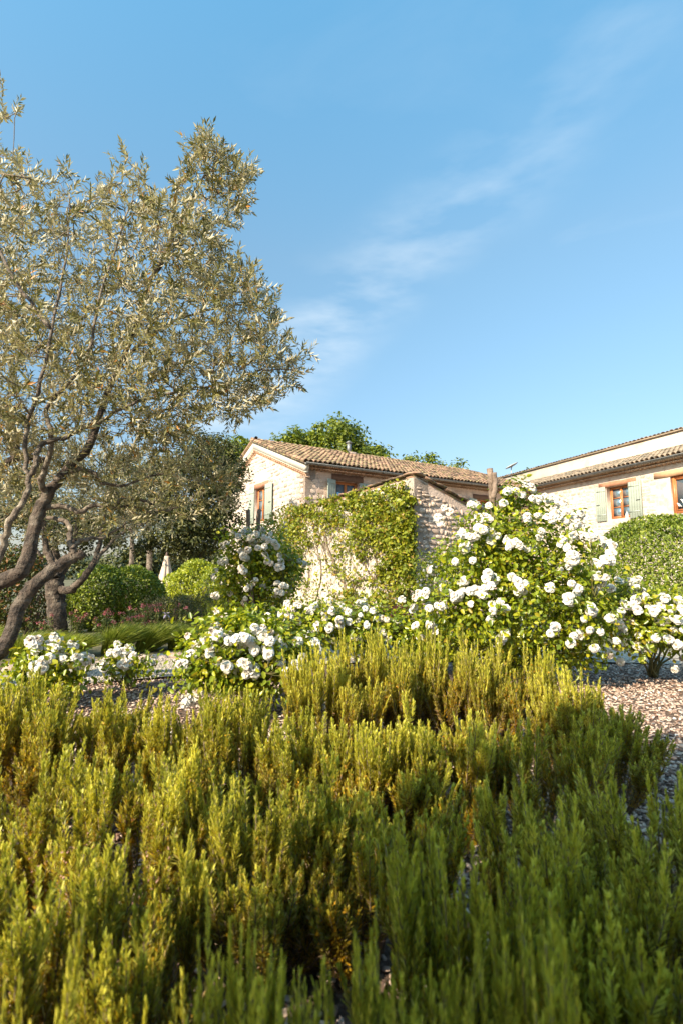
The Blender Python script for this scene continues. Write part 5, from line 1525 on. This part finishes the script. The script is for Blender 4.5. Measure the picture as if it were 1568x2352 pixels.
rose('small-flowered white climbing rose at the corner of the stone outbuilding', at(985, 1400, 9.8) * [1, 1, 0],
     [E2(985, 1300, 9.8, 45, 40), E2(1040, 1290, 9.8, 45, 50), E2(980, 1370, 9.8, 40, 50)], Bs, 2600, leaf=.05, bsize=.06, nback=8, nstem=10, name='climbing_rose', group=None)

# stakes
def stake(label, p0, p1, r, fork=False):
    p0, p1 = np.array(p0), np.array(p1)
    pth = smooth_path([p0, p0 + (p1 - p0) * .35 + [.015, 0, 0], p0 + (p1 - p0) * .7 - [.01, 0, 0], p1], 6, .004)
    mb = MB(); tube(mb, pth, r * np.linspace(1.1, .95, len(pth)), 10, .13)
    t = thing('wooden_stake', label, 'stake', p0, 'rose stakes')
    mb.build('post', M['post'], t, True)
    if fork:
        q = p1 + np.array([.028, .0, -.30])
        mb = MB(); tube(mb, smooth_path([q, q + [.02, 0, .14], q + [.012, 0, .26]], 4, .004), [r * .75] * 9, 9, .15); mb.build('broken_fork', M['post'], t, True)
    mb = MB()
    w = p0 + (p1 - p0) * .78
    tube(mb, [w + np.array([math.cos(a) * r * 1.15, math.sin(a) * r * 1.15, .004 * k]) for k, a in enumerate(np.linspace(0, 12.5, 26))], .003, 4); mb.build('wire_tie', M['iron'], t)
stake('thick rough wooden stake with a forked top in the largest rose bush', at_z(1166, 1552) * [1, 1, 0], at(1124, 1076, 4.85), .031, True)
stake('thinner grey stake just right of the thick one in the largest rose bush', at_z(1185, 1545) * [1, 1, 0], at(1160, 1135, 5.0), .022)
stake('dark stake leaning left above the tall rose, left of two', at(585, 1520, 5.6) * [1, 1, 0], at(570, 1171, 5.55), .024)
stake('dark forked stake above the tall rose, right of two', at(588, 1520, 5.7) * [1, 1, 0], at(596, 1170, 5.7), .026, False)
stake('dark lower stake holding the trunk of the tall rose', at_z(566, 1515) * [1, 1, 0], at(571, 1380, 5.55), .02)

# ---------------------------------------------------------------- rosemary
def rosemary_mesh(seed, H=.66, R_=.34, ns=84, dense=1.0):
    g = np.random.default_rng(seed)
    SH = []                                   # shoots: base, dir, length, y-age
    mb = MB()
    ncl = ns // 6
    cl = []
    for k in range(ncl):
        a = k * 2.39996 + g.normal(0, .3); r = R_ * math.sqrt((k + .5) / ncl) * g.uniform(.9, 1.08)
        cl.append((a, r, g.uniform(.62, 1.0), g.uniform(-1, 1)))
    for k in range(ns):
        a_, r_, hf, tone = cl[k % ncl]
        x_ = math.cos(a_) * r_ + g.normal(0, .027); y_ = math.sin(a_) * r_ + g.normal(0, .027)
        a = math.atan2(y_, x_); r = min(math.hypot(x_, y_), R_ * 1.1)
        h = H * hf * (g.uniform(.97, 1.03) if k < ncl else g.uniform(.78, .97)) * (1 - .20 * (r / R_) ** 2)
        foot = np.array([math.cos(a) * r * .45, math.sin(a) * r * .45, 0])
        top = np.array([math.cos(a) * r * 1.15, math.sin(a) * r * 1.15, h])
        mid = foot * .4 + top * .6; mid[2] = h * .45
        # quadratic path
        T_ = np.linspace(0, 1, 9)[:, None]
        pts = foot * (1 - T_) ** 2 + 2 * mid * T_ * (1 - T_) + top * T_ ** 2
        mb_pts = pts
        ang = np.arange(4) * math.pi / 2
        tube(mb, pts, np.linspace(.0042, .0016, 9), 4, cap=False)
        n = int(200 * dense)
        t = g.random(n) ** .72 * .84 + .16
        SH.append((pts, t, n, g.random(), None))
        for q in range(g.integers(2, 5)):      # side shoots, rising parallel
            t0 = g.uniform(.45, .82); b = foot * (1 - t0) ** 2 + 2 * mid * t0 * (1 - t0) + top * t0 ** 2
            aa = g.uniform(0, 6.28); ln = g.uniform(.07, .17)
            e = b + np.array([math.cos(aa) * .035, math.sin(aa) * .035, ln]); e[2] = min(e[2], h * 1.02)
            m_ = (b + e) / 2 + np.array([math.cos(aa) * .014, math.sin(aa) * .014, -.01])
            T5 = np.linspace(0, 1, 5)[:, None]
            p5 = b * (1 - T5) ** 2 + 2 * m_ * T5 * (1 - T5) + e * T5 ** 2
            tube(mb, p5, [.002, .0018, .0016, .0014, .0012], 3, cap=False)
            n2 = int(80 * dense * ln / .12)
            SH.append((p5, g.random(n2), n2, g.random(), True))
    P, D, Nn, L_, age, rn = [], [], [], [], [], []
    for pts, t, n, rr, side in SH:
        k = len(pts) - 1; x = t * k; i = np.minimum(x.astype(int), k - 1); f = (x - i)[:, None]
        p = pts[i] * (1 - f) + pts[i + 1] * f; d = unit(pts[i + 1] - pts[i])
        az = g.uniform(0, 2 * math.pi, n)
        ref = np.array([1, 0, 0.]); U = unit(np.cross(d, ref)); W2 = np.cross(d, U)
        s_ = U * np.cos(az)[:, None] + W2 * np.sin(az)[:, None]
        hrel = p[:, 2] / H
        tip = t ** 3 if side else t ** 6
        op_ = ((.62 if side else .72) * (.75 + .6 * rr) - .40 * tip + np.clip(.5 - hrel, 0, .5) * .9 + g.normal(0, .10, n))[:, None]
        P.append(p); D.append(unit(d * .95 + s_ * op_)); Nn.append(unit(s_ * -1 + d))
        L_.append(.029 * (1 - .35 * tip) * g.uniform(.7, 1.2, n))
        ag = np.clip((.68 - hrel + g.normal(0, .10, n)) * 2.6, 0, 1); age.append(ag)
        rn.append(np.clip(rr * .5 + g.random(n) * .5 + (tip * .3) + np.clip(hrel - .55, 0, 1) * .5, 0, .999))  # pale young tips, with sunlit brightness added to the tone towards the top
    P, D, Nn, L_, age, rn = map(np.concatenate, (P, D, Nn, L_, age, rn))
    V, Q, idx = leaves(P, D, Nn, L_, .0045, 'needle', .1, .1)
    # faded flowers along the middle of the shoots
    nf = int(2600 * dense); sel = g.choice(np.where((age > .15))[0], nf)
    Pf = P[sel] + rand_unit(nf) * .004
    Vf, Qf, idf = leaves(Pf, unit(rand_unit(nf) + [0, 0, .5]), rand_unit(nf), .012, .008, 'kite', .4, .2)
    nv = len(V)
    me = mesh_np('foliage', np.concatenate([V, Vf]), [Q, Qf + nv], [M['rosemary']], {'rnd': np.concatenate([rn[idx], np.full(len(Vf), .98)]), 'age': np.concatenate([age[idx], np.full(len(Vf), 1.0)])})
    return me, mb.mesh('stems', M['rosemary_stem'])
RM = [rosemary_mesh(100 + k, ns=(84, 70, 92, 78, 60)[k]) for k in range(5)]
RB = []     # x, y, height, width, label
def rb(u, vtop, Y, w, lab):
    top = at(u, vtop, Y); RB.append((top[0], Y, top[2], w, lab))
rb(745, 1478, 3.0, 1.0, 'rosemary bush in the back row, just right of the low wide rose')
rb(850, 1440, 3.25, 1.0, 'rosemary bush in the back row with the tallest bright tips, before the creeper wall')
rb(960, 1450, 3.2, 1.0, 'rosemary bush in the back row, third from its left end')
rb(1080, 1445, 3.2, 1.0, 'rosemary bush in the back row, left of the forked stake')
rb(1190, 1478, 3.05, 1.0, 'rosemary bush in the back row, at the foot of the largest rose')
rb(1310, 1535, 2.85, 1.0, 'rosemary bush near the right end of the back row, half in shade')
rb(1395, 1640, 2.6, .95, 'rosemary bush at the right end of the back row, beside the bare mulch')
rb(20, 1540, 2.4, 1.0, 'rosemary bush at the left edge, below the small rose')
rb(190, 1552, 2.35, 1.0, 'rosemary bush in front of the sparse little rose')
rb(370, 1555, 2.3, 1.0, 'rosemary bush in the sunlit row, below the gravel path')
rb(540, 1585, 2.25, 1.0, 'rosemary bush in the sunlit row, in front of the biggest blooms')
rb(700, 1640, 2.2, 1.0, 'rosemary bush at the middle, below the gap between the two rows')
rb(860, 1650, 2.2, 1.0, 'rosemary bush at the centre of the picture with yellowed lower shoots')
rb(1030, 1610, 2.25, 1.0, 'rosemary bush right of centre, at the edge of the shade')
rb(1200, 1620, 2.15, 1.0, 'tall shaded rosemary bush below the largest rose')
rb(60, 1730, 1.65, .95, 'sunlit rosemary bush at the left edge, second row from the front')
rb(330, 1740, 1.6, .95, 'bright sunlit rosemary bush left of centre, second row from the front')
rb(600, 1790, 1.55, .9, 'half-shaded rosemary bush at the centre, second row from the front')
rb(850, 1770, 1.6, .9, 'shaded rosemary bush right of centre, second row from the front')
rb(1270, 1800, 1.35, .9, 'shaded rosemary bush with upright spires, at right before the mulch')
rb(1500, 1780, 1.5, .9, 'yellowish rosemary bush at the right edge')
rb(70, 1960, 1.1, .85, 'nearest sunlit rosemary bush in the bottom left corner')
rb(1050, 1930, 1.05, .75, 'nearest shaded rosemary bush, right of the dark gap')
rb(1440, 1970, 1.0, .8, 'nearest shaded rosemary bush in the bottom right corner')
rb(330, 1960, 1.15, .7, 'sunlit rosemary bush left of the dark gap, nearest row but one')
rb(540, 2180, .78, .5, 'short rosemary tuft at the bottom, left of the dark gap')
rb(900, 2200, .74, .5, 'short rosemary tuft at the bottom edge, right of the dark gap')
rb(1300, 2150, .72, .6, 'short rosemary tuft at the bottom edge, under the shaded spires')
rb(60, 2260, .70, .45, 'low rosemary tuft cut by the bottom left of the picture')
ordr = list(range(len(RB)))
for i, (x, y, h, w, lab) in enumerate(RB):
    t = thing('rosemary_bush', lab, 'rosemary bush', (x, y, mulch_h(x, y)), 'rosemary bushes')
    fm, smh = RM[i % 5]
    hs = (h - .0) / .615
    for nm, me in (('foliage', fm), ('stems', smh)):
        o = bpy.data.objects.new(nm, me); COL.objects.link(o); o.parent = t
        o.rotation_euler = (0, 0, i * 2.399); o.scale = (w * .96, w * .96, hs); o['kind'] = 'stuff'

# ---------------------------------------------------------------- lavender mounds beyond the path
def grass_mesh(seed, n, R_, H, lean=(.25, .05), mat='lavender', wid=.004, name='foliage'):
    g = np.random.default_rng(seed)
    a = g.uniform(0, 2 * math.pi, n); r = R_ * np.sqrt(g.random(n)) * .35
    P0 = np.stack([np.cos(a) * r, np.sin(a) * r, np.zeros(n)], 1)
    out = np.stack([np.cos(a), np.sin(a), np.zeros(n)], 1) * (g.random(n) * 1.0)[:, None] * R_
    h = H * g.uniform(.65, 1.05, n)
    P2 = P0 + out + np.stack([np.full(n, lean[0] * H), np.full(n, lean[1] * H), h], 1) + g.normal(0, .015, (n, 3))
    P2[:, 2] *= (1 - .22 * (np.linalg.norm(out, axis=1) / R_) ** 2)
    P1 = P0 * .5 + P2 * .5 + np.stack([-out[:, 0] * .12, -out[:, 1] * .12, h * .12], 1)
    S = unit(np.cross(P2 - P0, g.normal(size=(n, 3))))
    w = wid * g.uniform(.7, 1.3, n)[:, None]
    V = np.stack([P0 - S * w, P0 + S * w, P1 + S * w * .8, P2, P1 - S * w * .8], 1).reshape(-1, 3)
    b = np.arange(n)[:, None] * 5
    return mesh_np(name, V, [b + [0, 1, 2, 4], b + [4, 2, 3]], M[mat], {'rnd': np.repeat(g.random(n), 5)})
GM = [grass_mesh(300 + k, 1300, .34, .62, (.45, .05), wid=.006) for k in range(3)]
lavs = [(-60, 1455, 6.6, .95, 'at the left edge, behind the small rose'), (50, 1455, 6.7, 1.0, 'behind the leaning olive stem'), (165, 1462, 6.8, .95, 'left of the middle, below the dark forked trunk'),
        (255, 1448, 7.0, 1.0, 'behind the sparse little rose'), (335, 1445, 7.2, 1.0, 'in front of the pink flowers'), (405, 1440, 7.4, 1.0, 'in front of the dull dark bush'), (465, 1440, 7.6, 1.0, 'behind the low wide rose')]
for i, (u, v, Y, sc, lab) in enumerate(lavs):
    top = at(u, v, Y)
    t = thing('lavender_mound', 'green unflowered lavender mound ' + lab, 'lavender', (top[0], Y, 0), 'lavender mounds beyond the path')
    o = bpy.data.objects.new('foliage', GM[i % 3]); COL.objects.link(o); o.parent = t
    o.rotation_euler = (0, 0, (0, .3, -.3)[i % 3]); o.scale = (sc * (.95, 1.1, .85)[i % 3], sc * .9, top[2] / .62 * (1.35, 1.1, 1.25, 1.4)[i % 4]); o['kind'] = 'stuff'
# wild grass with pale ears beside the tall rose
gm = grass_mesh(330, 700, .5, .85, (.45, 0), 'lavender', .003)
t = thing('tall_grass', 'arching wild grass with pale ears left of the tall rose', 'grass', (at(500, 1400, 7.2)[0], 7.2, 0))
o = bpy.data.objects.new('foliage', gm); COL.objects.link(o); o.parent = t; o.scale = (1, .7, 1); o['kind'] = 'stuff'

# ---------------------------------------------------------------- red valerian
def valerian(u, vtop, Y, w, H_, lab, nh):
    b = at(u, 1400, Y); top = at(u, vtop, Y)[2]
    t = thing('valerian_plant', lab, 'flowers', (b[0], Y, 0), 'pink valerian plants')
    mb = MB(); P, O, Pf, Of = [], [], [], []
    for k in range(nh):
        x, y = rng.normal(0, w * .45), rng.normal(0, .2); z = top * rng.uniform(.5, 1.0)
        p = np.array([b[0] + x, Y + y, z]); q = np.array([b[0] + x * .5, Y + y * .5, 0])
        pth = smooth_path([q, (p + q) / 2 + [0, 0, .05], p], 4); tube(mb, pth, .004, 4, cap=False)
        for c in pth[2:-1:1]:
            c_ = c + rand_unit(7) * .03; P.append(c_); O.append(unit(c_ - c))
        r = rng.uniform(.022, .045)
        pf, of = ell_points(26, p, np.array([r, r, r * .9]), .7); Pf.append(pf); Of.append(of)
    mb.build('stems', M['rose_stem'], t, True)['kind'] = 'stuff'
    foliage('foliage', M['valerian'], np.concatenate(P), np.concatenate(O), .05, .35, 'kite', t)
    foliage('flower_heads', M['valflower'], np.concatenate(Pf), np.concatenate(Of), .016, .8, 'kite', t)
for a in ((112, 1405, 8.0, .20, .5, 'pink valerian left of the dark olive trunk', 10), (172, 1392, 8.2, .22, .5, 'pale pink valerian right of the dark olive trunk', 11), (250, 1398, 8.0, .25, .5, 'deep pink valerian below the rounded hedge', 14),
          (300, 1390, 7.9, .25, .5, 'deep pink valerian, fullest clump left of the dull dark bush', 20), (350, 1388, 8.0, .25, .5, 'deep pink valerian, rightmost clump beside the iris', 30), (432, 1372, 8.1, .08, .5, 'single pink valerian stem inside the dull dark bush', 4)):
    valerian(*a)
# iris
ip = at(383, 1412, 7.7)
t = thing('iris_flower', 'single dark purple iris at the right end of the pink flowers', 'flower', (ip[0], 7.7, 0))
mb = MB(); tube(mb, [(ip[0], 7.7, 0), (ip[0] + .01, 7.7, ip[2])], .006, 5); mb.build('stem', M['rose_stem'], t)
k_ = 6; az = np.arange(k_) * 2 * math.pi / k_
Dp = np.stack([np.cos(az), np.sin(az), np.where(np.arange(k_) % 2, .9, -.6)], 1)
V, Q, idx = leaves(np.repeat(ip[None], k_, 0), Dp, unit(np.stack([-np.cos(az) * .3, -np.sin(az) * .3, np.ones(k_)], 1)), .07, .05, 'ovate', .2, .3)
part('petals', V, [Q], M['iris'], t, {'rnd': np.where(np.arange(k_) % 2, .8, .02)[idx]})

# ---------------------------------------------------------------- trees behind the viewer that shade the lower right of the garden
def back_tree(lab, c, r, nb, base):
    bigtree('garden_tree', lab, base, [(np.array(c), np.array(r))], 'darktree', .16, nb, 75, .5, .3, 'trees behind the viewer')
for (a_, c_, zc, rh, rz_, nb_, lab) in ((-2.9, .80, 3.2, 1.65, 1.1, 300, 'small evergreen tree close behind the viewer'), (-5.4, .95, 3.3, 1.7, 1.25, 240, 'evergreen tree further behind the viewer, on the left'),
                                   (-2.9, 3.7, 3.2, 1.8, 1.2, 240, 'evergreen tree behind the viewer, on the right'), (-5.6, 3.6, 3.3, 2.0, 1.3, 220, 'farthest evergreen tree behind the viewer')):
    x_ = -a_ * -.67 + c_ * .742; y_ = a_ * .742 - c_ * .67
    back_tree(lab, (x_, y_, zc), (rh, rh, rz_), nb_, (x_, y_, 0))

# petals that have dropped round the roses
pl = []
for (cx, cy, sx, sy, n_) in ((2.2, 4.3, .9, .5, 170), (3.2, 4.3, .6, .5, 90), (-.9, 3.6, .6, .3, 70), (-2.2, 4.2, .7, .3, 40)):
    for k in range(n_):
        x, y = rng.normal(cx, sx), rng.normal(cy, sy)
        pl.append((x, y, mulch_h(x, y) + .018))
pl = np.array(pl)
V, Q, idx = leaves(pl, rand_unit(len(pl)) * [1, 1, .15], unit(np.array([0, 0, 1.0]) + rand_unit(len(pl)) * .5), .026, .022, 'ovate', .2, .2)
part('fallen_petals', V, [Q], M['petal'], None, {'rnd': rng.random(len(pl))[idx], 'core': np.zeros(len(V))})['kind'] = 'stuff'
